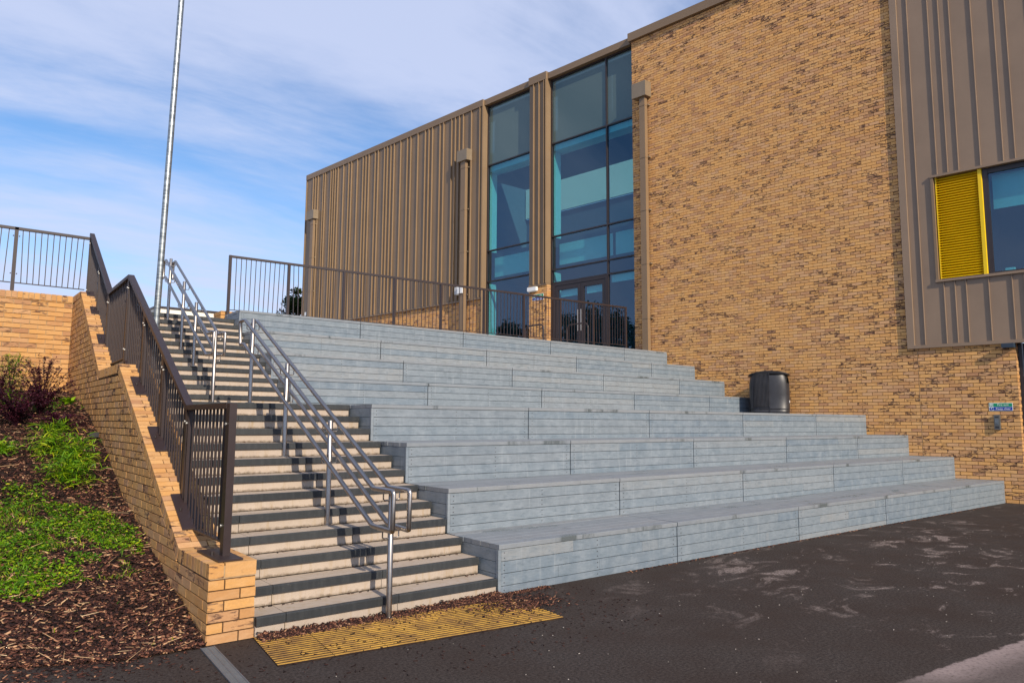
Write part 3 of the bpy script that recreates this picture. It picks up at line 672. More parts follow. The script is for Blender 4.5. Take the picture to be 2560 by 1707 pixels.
for i in range(4):
    for j in range(3):
        ya = stepY(12)+T+.004+i*(LAND/4); xs = [-1.936, -1.2, -.45, .30]
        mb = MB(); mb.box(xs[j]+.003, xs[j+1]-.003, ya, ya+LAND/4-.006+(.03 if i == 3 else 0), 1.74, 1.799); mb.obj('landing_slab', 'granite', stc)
mb = MB()
for n in range(1, NST+1):
    Y = stepY(n); d2 = LAND+T if n == 12 else T
    mb.box(-1.93, .29, Y+.07, Y+d2+.07, -.05 if n == 1 else RIS*(n-1)-.03, RIS*n-.08)
mb.obj('concrete_core', 'core', stc)

# ------------------------------------------------------------------ RAKING BRICK WALL (left of the stairs)
LX0, LX1 = -2.276, -1.9385
capp = [(.012, .5625), (.85, .5625), (3.86, 2.235), (5.17, 2.222), (7.27, 3.56), (8.45, 3.585)]
def capz(y_): return float(np.interp(y_, [c[0] for c in capp], [c[1] for c in capp]))
rw = thing('raking_brick_wall', 'low yellow brick wall stepping up beside the stairs, carrying the sloping brown railing', 'wall', (LX0, .012, 0))
mb = MB()
prof = [(.024, -.2)]+[(c[0]+(.012 if i == 0 else 0), c[1]-.11) for i, c in enumerate(capp)]+[(8.45, -.2)]
mb.prism(prof, (LX0+.016, 0, 0), (0, 1, 0), (0, 0, 1), (LX1-LX0-.018, 0, 0)); core = mb.obj('mortar_core', 'mortar', rw)
mul = lambda y_: float(np.interp(y_, [0, .455, 1.34, 1.85, 2.97, 4.13, 5.6, 6.24, 7.19, 8.2], [.03, .15, .35, .48, .75, 1.19, 1.66, 1.78, 1.97, 2.05]))
und = lambda s: capz(.012+s)-.118-(.012 if .85 < .012+s < 3.86 or 5.17 < .012+s < 7.27 else 0)
brickfield(core, (LX0, .012, 0), Vector((0, 1, 0)), Vector((-1, 0, 0)), 0, 8.43, -.03, 3.5, 'brick2', lambda s, z: z > mul(s)-.12, und, 300, depth=.03)
brickfield(core, (LX0, .012, 0), Vector((1, 0, 0)), Vector((0, -1, 0)), 0, .3375, -.03, .45, 'brick2', None, None, 300, depth=.03, phase=.0)
# coping: bricks on edge
cps = []
for i in range(len(capp)-1):
    a = Vector((0, capp[i][0], capp[i][1])); b = Vector((0, capp[i+1][0], capp[i+1][1])); L_ = (b-a).length; nn_ = int(round(L_/.075)); d = (b-a)/L_; upn = Vector((0, -d.z, d.y))
    for j in range(nn_):
        c = a+d*((j+.5)*L_/nn_)-upn*.05125; cps.append((c, d, upn, L_/nn_-.009, len(cps) % 2))
for (c, d, upn, w_, par) in cps:
    for (xa, xb) in (((LX0-.001, LX0+.104), (LX0+.114, LX1+.001)) if par == 0 else ((LX0-.001, LX0+.2245), (LX0+.2345, LX1+.001))):
        mb = MB(); mb.obox((0, 0, 0), ((xb-xa)/2, 0, 0), d*w_/2, upn*(.0505+RND.uniform(-.001, .001)), RND.random())
        o_ = mb.obj('coping_brick', 'brick2', core); o_.matrix_basis = Matrix.Translation(((xa+xb)/2, c.y, c.z))
# pale mortar bed under the coping
mb = MB()
mb.prism([(c[0]+(.008 if i == 0 else 0), c[1]-.02) for i, c in enumerate(capp)]+[(c[0]+(.008 if i == 0 else 0), c[1]-.11) for i, c in list(enumerate(capp))[::-1]], (LX0+.008, 0, 0), (0, 1, 0), (0, 0, 1), (LX1-LX0-.012, 0, 0)); mb.obj('coping_mortar', 'mortar2', rw)

# ------------------------------------------------------------------ BACK BRICK WALL (left)
bw_ = thing('back_brick_wall', 'level yellow brick retaining wall behind the planting bed on the left', 'wall', (-4, 8.02, 2))
mb = MB(); mb.box(-8.2, LX0-.002, 8.032, 8.35, 1.5, 3.57); core2 = mb.obj('mortar_core', 'mortar2', bw_)
brickfield(core2, (LX0-.004, 8.02, 0), Vector((-1, 0, 0)), Vector((0, -1, 0)), 0, 5.9, 1.9, 3.465, 'brick2', None, None, 300, depth=.03)
x = LX0-.01; mb = None
for i in range(78):
    mb = MB(); mb.box(-.0325, .0325, -.1, .1, -.051, .051, RND.random()); o_ = mb.obj('coping_brick', 'brick2', core2); o_.matrix_basis = Matrix.Translation((x-.0325-i*.075, 8.018+.1+RND.uniform(-.002, .002), 3.525))
# little brick pier at the top of the stairs
pr = thing('brick_end_pier', 'small orange brick pier at the top of the stairs behind the topmost bench', 'pier', (.25, 8.75, 3.45))
mb = MB(); mb.box(.272, .70, 8.762, 9.2, 3.4, 3.69); core3 = mb.obj('mortar_core', 'mortar2', pr)
for k in range(3):
    for (a, b) in (((0, .215), (.225, .44)) if k % 2 else ((0, .1025), (.1125, .3275), (.3375, .44))):
        mb = MB(); mb.box(a+.26, b+.26, 8.75, 8.79, 3.46+k*.075, 3.525+k*.075, RND.random()); mb.obj('brick', 'brick2', core3)
    for (a, b) in (((8.80, 8.99), (9.0, 9.21)) if k % 2 else ((8.80, 9.02), (9.03, 9.21))):
        mb = MB(); mb.box(.26, .30, a, b, 3.46+k*.075, 3.525+k*.075, RND.random()); mb.obj('brick', 'brick2', core3)

# ------------------------------------------------------------------ BROWN RAILINGS
def bay(par, A0, A1, B0, B1, nb, first=False, bw=.012, flats=True, upv=(0, 0, 1)):
    """A0-A1 top rail line, B0-B1 bottom rail line; nb balusters"""
    A0, A1, B0, B1 = map(Vector, (A0, A1, B0, B1))
    mb = MB(); mb.bar(A0, A1, .05, .042); mb.obj('top_rail', 'brown', par)
    mb = MB(); mb.bar(B0, B1, .035, .012); mb.obj('bottom_rail', 'brown', par)
    for i in range(nb):
        f_ = (i+1)/(nb+1); a, b = A0.lerp(A1, f_), B0.lerp(B1, f_)
        d = (A1-A0); d.z = 0; d.normalize(); mb = MB(); mb.bar(b+Vector((0, 0, .004)), a-Vector((0, 0, .018)), bw, bw, upv=d); mb.obj('baluster', 'brown', par)
def post(par, x, y_, z0, z1, w_=.05, plate=None, dirv=(1, 0, 0)):
    mb = MB(); dv = Vector(dirv); q = dv.cross(Vector((0, 0, 1))); mb.obox((x, y_, (z0+z1)/2), dv*w_/2, q*w_/2, (0, 0, (z1-z0)/2)); return mb.obj('post', 'brown', par)
# sloping railing on the raking wall
rl = thing('sloping_railing', 'dark brown metal railing zigzagging up the brick wall left of the stairs', 'railing', (-2.1, .2, .5625))
RX = -2.10
rpts = [(.245, 1.705), (1.44, 1.705), (4.45, 3.375), (5.8, 3.345), (7.85, 4.60)]
rz = lambda y_: float(np.interp(y_, [p_[0] for p_ in rpts], [p_[1] for p_ in rpts]))
pyl = [.245, 1.44, 2.42, 3.42, 4.45, 5.8, 6.75, 7.85]
for i, y_ in enumerate(pyl):
    wd = .075 if i == 0 else .05
    zz = rz(y_)
    mb = MB(); mb.box(RX-.028, RX+.028, y_-wd/2, y_+wd/2, capz(y_)+.012, zz+(.018 if i == 0 else -.022)); po = mb.obj('post', 'brown', rl)
    if i < len(pyl)-1:
        y2 = pyl[i+1]; dz = 1.0 if 1 else 0
        low = lambda q: rz(q)-1.03
        e0, e1 = (y_+wd/2 if i == 0 else y_+.028), y2-.028
        a0 = (RX, y_+(wd/2 if i == 0 else 0), rz(y_)); nb = int(round((y2-y_)/.112))-1
        A0, A1, B0, B1 = Vector((RX, y_, rz(y_))), Vector((RX, y2, rz(y2))), Vector((RX, e0, low(e0))), Vector((RX, e1, low(e1)))
        mb = MB(); d = (A1-A0).normalized(); mb.bar(A0-d*(.0 if i else -.04), A1+d*.0, .066, .044); mb.obj('top_rail', 'brown', rl)
        mb = MB(); mb.bar(B0, B1, .05, .012); mb.obj('bottom_rail', 'brown', rl)
        for q in (e0+.03, e1-.03):
            mb = MB(); mb.box(RX-.022, RX+.022, q-.006, q+.006, low(q), rz(q)-.02); mb.obj('end_flat', 'brown', rl)
        for j in range(nb):
            q = e0+.03+(e1-e0-.06)*(j+1)/(nb+1); mb = MB(); mb.box(RX-.008, RX+.008, q-.008, q+.008, low(q), rz(q)-.02); mb.obj('baluster', 'brown', rl)
        for q in (e0, e1):
            for zz_ in (low(q)+.12, rz(q)-.14):
                mb = MB(); mb.tube([(RX-.034, q, zz_), (RX-.022, q, zz_)], .012, 8); mb.obj('bolt', 'bolt', rl, True)
# base plates lying on the coping
for (ya, yb) in ((.05, .60), (1.05, 1.50), (2.15, 2.56), (3.18, 3.55), (5.80, 6.04), (6.60, 6.80), (7.14, 7.30)):
    za, zb = capz(ya), capz(yb); mb = MB()
    o0 = .004
    mb.hexa([(x_, y_, z+dz) for dz in (o0, o0+.012) for x_, y_, z in ((-2.205, ya, za), (RX+.075, ya, za), (RX+.075, yb, zb), (-2.205, yb, zb))]); bp_ = mb.obj('base_plate', 'brown', rl)
    for (x_, f_) in ((-2.17, .5),):
        y_ = ya+(yb-ya)*f_; mb = MB(); z = capz(y_)+.016; mb.tube([(x_, y_, z), (x_, y_, z+.022)], .011, 6); mb.obj('bolt', 'frame', bp_)
# level railing on the back wall
r2_ = thing('level_railing', 'level brown railing on top of the left retaining wall', 'railing', (-4, 8.12, 3.58))
px = [-2.09, -3.10, -4.27, -5.44, -6.61]
for i in range(4):
    x0, x1 = px[i], px[i+1]; post(r2_, x1, 8.12, 3.577, 4.60)
    bay(r2_, (x0, 8.12, 4.585), (x1+.0, 8.12, 4.585), (x0-.03, 8.12, 3.72), (x1+.026, 8.12, 3.72), 11)
    for zz_ in (3.86, 4.46):
        for sx in (-.04, .04): mb = MB(); mb.tube([(x1+sx, 8.105, zz_), (x1+sx, 8.07, zz_)], .009, 6); mb.obj('bolt', 'brown', r2_)
# railing on the topmost bench
r3 = thing('terrace_railing', 'long brown railing standing on the topmost grey bench in front of the glass doors', 'railing', (5, 8.3, 3.6))
Fy = lambda x: 8.62-.062*(x-.35)
fx = [.35, 1.49, 2.66, 3.83, 5.0, 6.17, 7.34, 8.50, 9.62, 10.80]
for i, x in enumerate(fx):
    post(r3, x, Fy(x), 3.601, 4.72 if 0 < i < 9 else 4.762, .05)
    if i < 9:
        x1 = fx[i+1]; ro = .0
        bay(r3, (x-(.0 if i else -.025), Fy(x), 4.741), (x1, Fy(x1), 4.741), (x+.027, Fy(x), 3.70), (x1-.027, Fy(x1), 3.70), 11)

# ------------------------------------------------------------------ STEEL HANDRAILS
def handrail(label, posts, loop, xc=-.88, gap=.075):
    h = thing('handrail', label, 'handrail', (xc, posts[0][0], posts[0][1]), 'steel handrails on the stairs')
    for (y_, z0, z1) in posts:
        mb = MB(); mb.tube([(xc, y_, z0+.008), (xc, y_, z1-.004), (xc, y_, z1)], [.0245, .0245, .020], 20); po = mb.obj('post', 'steel', h, True)
        mb = MB(); mb.tube([(xc, y_, z0+.001), (xc, y_, z0+.010), (xc, y_, z0+.014)], [.056, .056, .045], 24); mb.obj('base_flange', 'steel', po, True)
    for sx in (-1, 1):
        x = xc+sx*gap; pts = [Vector((x, a, b)) for a, b in loop]; out_ = []; k = len(pts)
        for i in range(k):                                   # rounded bends
            p0, p1, p2 = pts[i-1], pts[i], pts[(i+1) % k]; r_ = .022
            a = p1+(p0-p1).normalized()*r_; c = p1+(p2-p1).normalized()*r_
            for f_ in (0, .5, 1): out_.append((a*(1-f_)**2+p1*2*f_*(1-f_)+c*f_**2))
        mb = MB(); mb.tube(out_, .0212, 18, closed=True); mb.obj('rail', 'steel', h, True)
        for (y_, z0, z1) in posts:
            # rail heights at this post: top and lower
            for lvl in (0, 1):
                a, b = (loop[1], loop[2]) if lvl == 0 else (loop[6], loop[5])
                zr = float(np.interp(y_, [a[0], b[0]], [a[1], b[1]])); yb = y_-.0
                if y_ < a[0]: zr = a[1]
                if y_ > b[0]: zr = b[1]
                zb = zr-.085
                mb = MB(); mb.tube([(xc+sx*.02, y_, zb), (xc+sx*(gap-.010), y_, zb), (xc+sx*gap, y_, zb+.012), (xc+sx*gap, y_, zr-.015)], .006, 8); mb.obj('bracket', 'steel', h, True)
    return h
handrail('lower double steel handrail running down the stairs to the mulch strip', [(-.105, 0, 1.03), (1.13, .6, 1.60), (2.30, 1.2, 2.225), (3.48, 1.8, 2.85)],
         [(-.27, 1.03), (.07, 1.03), (3.565, 2.838), (3.735, 2.836), (3.70, 2.536), (3.565, 2.536), (.07, .722), (-.27, .712)])
handrail('upper double steel handrail between the landing and the top of the stairs', [(5.02, 1.8, 2.85), (6.10, 2.4, 3.39), (6.88, 2.7, 3.83), (7.86, 3.3, 4.38)],
         [(4.85, 2.815), (5.15, 2.81), (7.87, 4.346), (8.00, 4.343), (8.01, 4.05), (7.86, 4.05), (5.17, 2.51), (4.84, 2.50)])

# ------------------------------------------------------------------ MAST
ms = thing('lamp_post', 'tall thin galvanised steel pole rising behind the sloping railing', 'pole', (-1.85, 4.2, 1.8))
lean = math.tan(math.radians(.9))
mb = MB(); mb.tube([(-1.85, 4.2, 1.80), (-1.85+lean*1.2, 4.2, 3.0), (-1.85+lean*9, 4.2, 10.8)], [.040, .038, .033], 24); mb.obj('shaft', 'galv', ms, True)
mb = MB(); mb.box(-1.92, -1.78, 4.13, 4.27, 1.80, 1.815); mb.obj('base_plate', 'galv', ms)
mb = MB(); mb.tube([(-1.85+lean*.95, 4.2, 2.74), (-1.85+lean*.97, 4.2, 2.79)], .044, 24); mb.obj('collar', 'galv', ms, True)

# ------------------------------------------------------------------ LITTER BIN
BX, BY, BZ = 12.36, 4.62, 1.8
bn = thing('litter_bin', 'large black fluted litter bin standing on the fourth bench tier by the brick wall', 'bin', (BX, BY, BZ))
ang = math.atan2(BX-CAMP.x, BY-CAMP.y)            # face the viewer side
ax = Vector((math.cos(ang), -math.sin(ang), 0)); ay = Vector((math.sin(ang), math.cos(ang), 0))
HW, HD = .475, .33
def bout(th, s=1., e=3.2):
    c, s_ = math.cos(th), math.sin(th); return (HW*s*abs(c)**(2/e)*(1 if c >= 0 else -1), HD*s*abs(s_)**(2/e)*(1 if s_ >= 0 else -1))
def bp3(th, s, z, dn=0.):
    x, y_ = bout(th, s); v = ax*x+ay*y_; 
    if dn: v = v+(v.normalized())*dn
    return Vector((BX, BY, BZ+z))+v
NB = 96
prof = [(.02, .955), (.03, .965), (.075, .965), (.08, .985), (.105, .985), (.11, .975), (.14, .975), (.145, .992), (.17, .992), (.175, .985), (.5, 1.0), (.78, .995), (.90, .95), (.975, .905)]
vs_, fs_ = [], []
for z, s in prof:
    for j in range(NB):
        vs_.append(bp3(2*PI*j/NB, s, z))
for i in range(len(prof)-1):
    for j in range(NB):
        thm = ((j+.5)/NB)*360
        if prof[i][0] > .70 and prof[i][0] < .97 and (318 < thm < 350): continue      # mouth
        fs_.append((i*NB+j, i*NB+(j+1) % NB, (i+1)*NB+(j+1) % NB, (i+1)*NB+j))
mb = MB(); mb.add(vs_, fs_); mb.obj('body', 'black', bn, True)
mb = MB(); mb.add([bp3(2*PI*j/NB, .90, z) for z in (.03, .97) for j in range(NB)], [(j, (j+1) % NB, NB+(j+1) % NB, NB+j) for j in range(NB)]); mb.obj('liner', 'void', bn, True)
mb = MB(); mb.add([bp3(2*PI*j/NB, .90, z) for z in (0, .02) for j in range(NB)], [(j, (j+1) % NB, NB+(j+1) % NB, NB+j) for j in range(NB)]+[tuple(range(NB, 2*NB))]); mb.obj('plinth', 'grey', bn)
vs_, fs_ = [], []; K = 9                              # domed lid
for i in range(K):
    f_ = i/(K-1); s = math.sqrt(max(0, 1-f_*f_))
    for j in range(NB):
        x, y_ = bout(2*PI*j/NB, 1.03*(1-f_)+.0001); zz = 1.0+.085*(1-(x/(HW*1.05))**2)
        if i == 0: zz -= .0
        vs_.append(Vector((BX, BY, BZ+zz))+ax*x+ay*y_)
for i in range(K-1):
    for j in range(NB): fs_.append((i*NB+j, i*NB+(j+1) % NB, (i+1)*NB+(j+1) % NB, (i+1)*NB+j))
base = len(vs_)
for j in range(NB):
    x, y_ = bout(2*PI*j/NB, 1.03); zz = .972+.085*(1-(x/(HW*1.05))**2); vs_.append(Vector((BX, BY, BZ+zz))+ax*x+ay*y_)
for j in range(NB): fs_.append((base+j, base+(j+1) % NB, (j+1) % NB, j))
for j in range(NB):
    x, y_ = bout(2*PI*j/NB, .93); vs_.append(Vector((BX, BY, BZ+.955+.05*(1-(x/HW)**2)))+ax*x+ay*y_)
for j in range(NB): fs_.append((base+NB+j, base+NB+(j+1) % NB, base+(j+1) % NB, base+j))
mb = MB(); mb.add(vs_, fs_); mb.obj('lid', 'black', bn, True)
def bfront(x):                                           # y on the near face
    return -HD*(1-abs(x/HW)**3.2)**(1/3.2)
mb = MB()
for i in range(13):
    x = -.385+i*.0305; y_ = bfront(x)
    mb2 = MB(); o = Vector((BX, BY, BZ))+ax*x+ay*(y_-.012)
    mb2.tube([o+Vector((0, 0, .19)), o+ay*.004+Vector((0, 0, .62)), o+ay*.012+Vector((0, 0, .84)), o+ay*.032+Vector((0, 0, .985+.05*(1-(x/HW)**2)))], .0115, 6); mb2.obj('flute', 'black', bn, True)
x = .0; o = Vector((BX, BY, BZ))+ax*x+ay*(bfront(x)-.006); mb = MB(); mb.bar(o+Vector((0, 0, .03)), o+Vector((0, 0, 1.03)), .012, .012, upv=ay); mb.obj('door_edge', 'black', bn)
o = Vector((BX, BY, BZ+.33))+ax*.462+ay*(bfront(.462)-.004); mb = MB(); mb.obox(o, ax*.006, ay*.004, (0, 0, .028)); mb.obj('sticker', 'white', bn)

# ------------------------------------------------------------------ HOOPS BY THE DOOR
def hoop(x, y0, y1, label):
    h = thing('hoop_barrier', label, 'barrier', (x, y0, 3.45), 'brown hoops by the doors')
    zt = 4.55; r_ = .16; pts = [(x, y0, 3.46), (x, y0, zt-r_)]
    for i in range(1, 7): a = i*PI/12; pts.append((x, y0+r_*(1-math.cos(a)), zt-r_+r_*math.sin(a)))
    for i in range(0, 7): a = PI/2-i*PI/12; pts.append((x, y1-r_*(1-math.cos(a)), zt-r_+r_*math.sin(a)))
    pts.append((x, y1, 3.46)); mb = MB(); mb.tube(pts, .024, 12); mb.obj('hoop_tube', 'brown', h, True)
    for q in (y0, y1): mb = MB(); mb.tube([(x, q, 3.451), (x, q, 3.462)], .055, 16); mb.obj('foot_flange', 'brown', h)
hoop(10.35, 10.9, 11.75, 'brown tubular hoop standing in front of the brick pier between the glass bays')
hoop(11.10, 9.75, 10.65, 'brown tubular hoop standing in front of the left glass door leaf')

# ------------------------------------------------------------------ TACTILE PAVING
tp = thing('tactile_paving', 'strip of yellow ribbed corduroy paving at the foot of the stairs', 'paving', (-.8, -.5, 0))
c0 = Vector((-1.94, .03, 0)); c1 = Vector((.345, -.235, 0)); du = (c1-c0).normalized(); dv = Vector((du.y, -du.x, 0)); Lx = (c1-c0).length; nx = 6; sl = Lx/nx
mbp = MB(); q = sl-.002; v_ = .375
mbp.box(0, q, -v_+.002, 0, -.03, .006)
for i in range(8):
    y_ = -.010-i*(v_/8); mbp.prism([(y_-.024, .0062), (y_, .0062), (y_-.002, .0108), (y_-.022, .0108)], (.001, 0, 0), (0, 1, 0), (0, 0, 1), (q-.002, 0, 0))
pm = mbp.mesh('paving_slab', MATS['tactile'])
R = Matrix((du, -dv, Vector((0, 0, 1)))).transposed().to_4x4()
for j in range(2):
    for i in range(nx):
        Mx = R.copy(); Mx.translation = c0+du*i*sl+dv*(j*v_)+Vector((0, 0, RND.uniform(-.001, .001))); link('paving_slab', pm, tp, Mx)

# ------------------------------------------------------------------ DRAIN CHANNEL
dn = thing('drainage_channel', 'narrow grey metal drain grating running from the brick pier towards the viewer', 'drain', (-2.27, -.02, 0))
A_ = Vector((-2.275, -.03, 0)); B_ = Vector((-2.42, -2.6, 0)); d = (B_-A_).normalized(); sx = Vector((-d.y, d.x, 0)); LL = (B_-A_).length
for i in range(3):
    a = A_+d*(i*.86); b = a+d*.855
    mb = MB()
    for s in (-.044, .044): mb.bar(a+sx*s+Vector((0, 0, .004)), b+sx*s+Vector((0, 0, .004)), .008, .014)
    mb.bar(a+Vector((0, 0, .004)), b+Vector((0, 0, .004)), .006, .012)
    g_ = mb.obj('grating', 'drain', dn)
    mb = MB()
    for k in range(57): p_ = a+d*(.0075+k*.015); mb.bar(p_-sx*.041+Vector((0, 0, .004)), p_+sx*.041+Vector((0, 0, .004)), .006, .010)
    mb.obj('grating_bars', 'drain', g_, kind='stuff')
mb = MB(); mb.bar(A_+Vector((0, 0, .001)), B_+Vector((0, 0, .001)), .098, .004); mb.obj('channel_bed', 'core', dn)

# ------------------------------------------------------------------ MULCH BED
rs = np.random.RandomState(5)
def y0f(x): return float(np.interp(x, [-9, -3.9, -3.45, -2.78, -2.30], [1.1, .62, .33, .04, .02]))
my = np.array([0, .455, 1.34, 1.85, 2.97, 4.13, 5.6, 6.24, 7.19, 8.2]); mz = np.array([.012, .13, .335, .465, .735, 1.17, 1.64, 1.76, 1.95, 2.03])
def gz(x, y_):
    y0 = np.interp(x, [-9, -3.9, -3.45, -2.78, -2.30], [1.1, .62, .33, .04, .02]); s = np.clip((y_-y0)/(8.2-y0), 0, 1)*8.2
    return np.interp(s, my, mz)+.012*np.sin(x*5+y_*3)*np.clip(s*3, 0, 1)+.01*np.sin(x*13-y_*9)*np.clip(s*3, 0, 1)
nx_, ny_ = 90, 120
X = np.linspace(-8.2, LX0+.003, nx_); V = []; 
for i in range(ny_):
    for x in X:
        y0 = y0f(x)-.05; y_ = y0+(8.03-y0)*i/(ny_-1); V.append((x, y_, float(gz(x, y_))-(.02 if i == 0 else 0)))
F = [(i*nx_+j, i*nx_+j+1, (i+1)*nx_+j+1, (i+1)*nx_+j) for i in range(ny_-1) for j in range(nx_-1)]
bedm = npmesh('planting_bed', V, F, np.zeros(len(F)), 'soil', True); link('planting_bed', bedm, None, kind='structure')
def chips(name, pts, m, lmin, lmax, wmin, wmax, tmin, tmax, tilt, tones, align=None):
    n = len(pts); L_ = rs.uniform(lmin, lmax, n)/2; Wd = rs.uniform(wmin, wmax, n)/2; Tt = rs.uniform(tmin, tmax, n)/2
    az = rs.uniform(0, PI, n) if align is None else rs.normal(align, .5, n); el = rs.normal(0, tilt, n); ro = rs.normal(0, tilt, n)
    ca, sa, ce, se, cr_, sr = np.cos(az), np.sin(az), np.cos(el), np.sin(el), np.cos(ro), np.sin(ro)
    ex = np.stack([ca*ce, sa*ce, se], 1); ey0 = np.stack([-sa, ca, np.zeros(n)], 1); ez0 = np.cross(ex, ey0)
    ey = ey0*cr_[:, None]+ez0*sr[:, None]; ez = np.cross(ex, ey); C_ = np.asarray(pts)
    vs = []
    for k_, (i, j, l) in enumerate([(-1, -1, -1), (1, -1, -1), (1, 1, -1), (-1, 1, -1), (-1, -1, 1), (1, -1, 1), (1, 1, 1), (-1, 1, 1)]):
        jw = 1-.5*rs.rand(n) if True else 1
        vs.append(C_+ex*(L_*i*(1-.15*rs.rand(n)))[:, None]+ey*(Wd*j*jw)[:, None]+ez*(Tt*l)[:, None])
    V = np.stack(vs, 1).reshape(-1, 3); b = np.arange(n)[:, None]*8
    F = np.concatenate([b+np.array(f)[None] for f in [(4, 5, 6, 7), (0, 1, 5, 4), (1, 2, 6, 5), (2, 3, 7, 6), (3, 0, 4, 7)]], 0)
    o = link(name, npmesh(name, V, F, np.tile(tones, 5), m), None, kind='stuff'); return o
def bedpts(n, x0=-4.7, pw=1.5):
    x = rs.uniform(x0, LX0-.01, n); y_ = 8.0*rs.rand(n)**pw; y_ = y_+np.interp(x, [-9, -3.9, -3.45, -2.78, -2.30], [1.1, .62, .33, .04, .02])-.03; y_ = np.minimum(y_, 7.98)
    return x, y_
x, y_ = bedpts(52000); pts = np.stack([x, y_, gz(x, y_)+rs.uniform(0, .022, len(x))], 1)
o_ = chips('bark_mulch', pts, 'chips', .015, .06, .006, .018, .003, .009, .28, rs.rand(len(x))**1.25)
x, y_ = bedpts(380, -4.7, 1.4); pts = np.stack([x, y_, gz(x, y_)+.025], 1)
chips('dry_twigs', pts, 'twig', .06, .26, .002, .0045, .002, .004, .16, rs.rand(len(x)))
x, y_ = bedpts(900, -4.7, 1.4); pts = np.stack([x, y_, gz(x, y_)+.022], 1)
chips('pale_wood_chips', pts, 'twig', .02, .055, .006, .016, .003, .006, .22, rs.rand(len(x))*.7)
# chips that strayed on to the asphalt, the tactile paving and the foot of the stairs
n = 9000
x = rs.uniform(-1.92, .9, n); y_ = -.035-np.abs(rs.normal(0, .055, n))-.0*x
hump = np.exp(-((x+.75)/.55)**2); y_ = y_-hump*np.abs(rs.normal(0, .09, n)); y_[x > .3] = -.03-np.abs(rs.normal(0, .02, (x > .3).sum()))
z = .004+rs.rand(n)*.05*np.exp(-np.abs(y_+.03)/.05)*(x < .3)
chips('mulch_strip', np.stack([x, y_, z], 1), 'chips', .012, .05, .005, .014, .003, .008, .3, rs.rand(n)**1.1)
n = 1000; x = rs.uniform(-4.2, 1.2, n); y_ = rs.uniform(-1.6, .3, n); k_ = (x < -2.3) | (y_ < -.03); x, y_ = x[k_], y_[k_]
on = (x > -1.95) & (x < .4) & (y_ > -.95); x2 = np.where(on, x, x); z = np.where(on, .013, .004)
chips('stray_bark', np.stack([x2, y_, z], 1), 'chips', .008, .035, .003, .010, .002, .005, .08, rs.rand(len(x))**1.0*.6)
n = 1700; x = np.concatenate([rs.normal(.25, .22, n//2), rs.normal(-3.2, .6, n-n//2)]); y_ = np.concatenate([rs.normal(-.42, .16, n//2), rs.normal(.06, .16, n-n//2)]); k_ = (x > -4.6)&((x < -2.42)|(x > -1.4)); x, y_ = x[k_], y_[k_]
chips('scattered_mulch', np.stack([x, y_, np.where(x > -1.5, .016, .006)+rs.rand(len(x))*.004], 1), 'chips', .012, .045, .004, .012, .003, .006, .12, rs.rand(len(x))**1.1)
n = 200; x = rs.uniform(-1.9, 9, n); y_ = rs.uniform(-3.2, -.05, n)
chips('pale_grit', np.stack([x, y_, np.full(n, .003)], 1), 'stone', .004, .014, .003, .009, .002, .004, .1, rs.rand(n))
n = 500; x = rs.uniform(2., 12.4, n); y_ = -.02-np.abs(rs.normal(0, .03, n))
chips('edge_litter', np.stack([x, y_, np.full(n, .004)], 1), 'chips', .01, .04, .004, .012, .003, .006, .1, rs.rand(n)**.8)
n = 300; ns = rs.randint(1, 13, n); x = rs.uniform(-1.9, .28, n); y_ = np.array([stepY(k) for k in ns])+T-.012-np.abs(rs.normal(0, .02, n)); y_[ns == 12] += LAND
chips('step_litter', np.stack([x, y_, ns*RIS+.004], 1), 'chips', .008, .035, .004, .010, .002, .006, .1, rs.rand(n)*.7)

# ------------------------------------------------------------------ PLANTS
def leafmesh(name, base, dirs, lens, wids, bend, tones, m, seg=3):
    """curved blades: base (n,3), dirs (n,3) unit, drooping by bend"""
    n = len(base); V = []; F = []; Tn = []
    side = np.cross(dirs, np.array([0, 0, 1.])); sl_ = np.linalg.norm(side, axis=1, keepdims=True); side = np.where(sl_ < .05, np.array([[1., 0, 0]]), side/np.maximum(sl_, .05))
    tw = rs.normal(0, .5, n)[:, None]; side = side*np.cos(tw)+np.cross(dirs, side)*np.sin(tw)
    ws = [.5, 1., .8, .05] if seg == 3 else [.25, 1., .05]; rows = []
    for k_ in range(seg+1):
        f_ = k_/seg; c = base+dirs*(lens*f_)[:, None]; c[:, 2] -= bend*lens*f_*f_
        rows.append((c-side*(wids*ws[k_]/2)[:, None], c+side*(wids*ws[k_]/2)[:, None]))
    V = np.stack([r_ for rw_ in rows for r_ in rw_], 1).reshape(-1, 3); b = np.arange(n)[:, None]*(2*(seg+1))
    F = np.concatenate([b+np.array([2*k_, 2*k_+1, 2*k_+3, 2*k_+2])[None] for k_ in range(seg)], 0)
    return npmesh(name, V, F, np.tile(tones, seg), m)
def rdir(n, zmin, zmax):
    a = rs.uniform(0, 2*PI, n); z = rs.uniform(zmin, zmax, n); r_ = np.sqrt(1-z*z); return np.stack([r_*np.cos(a), r_*np.sin(a), z], 1)
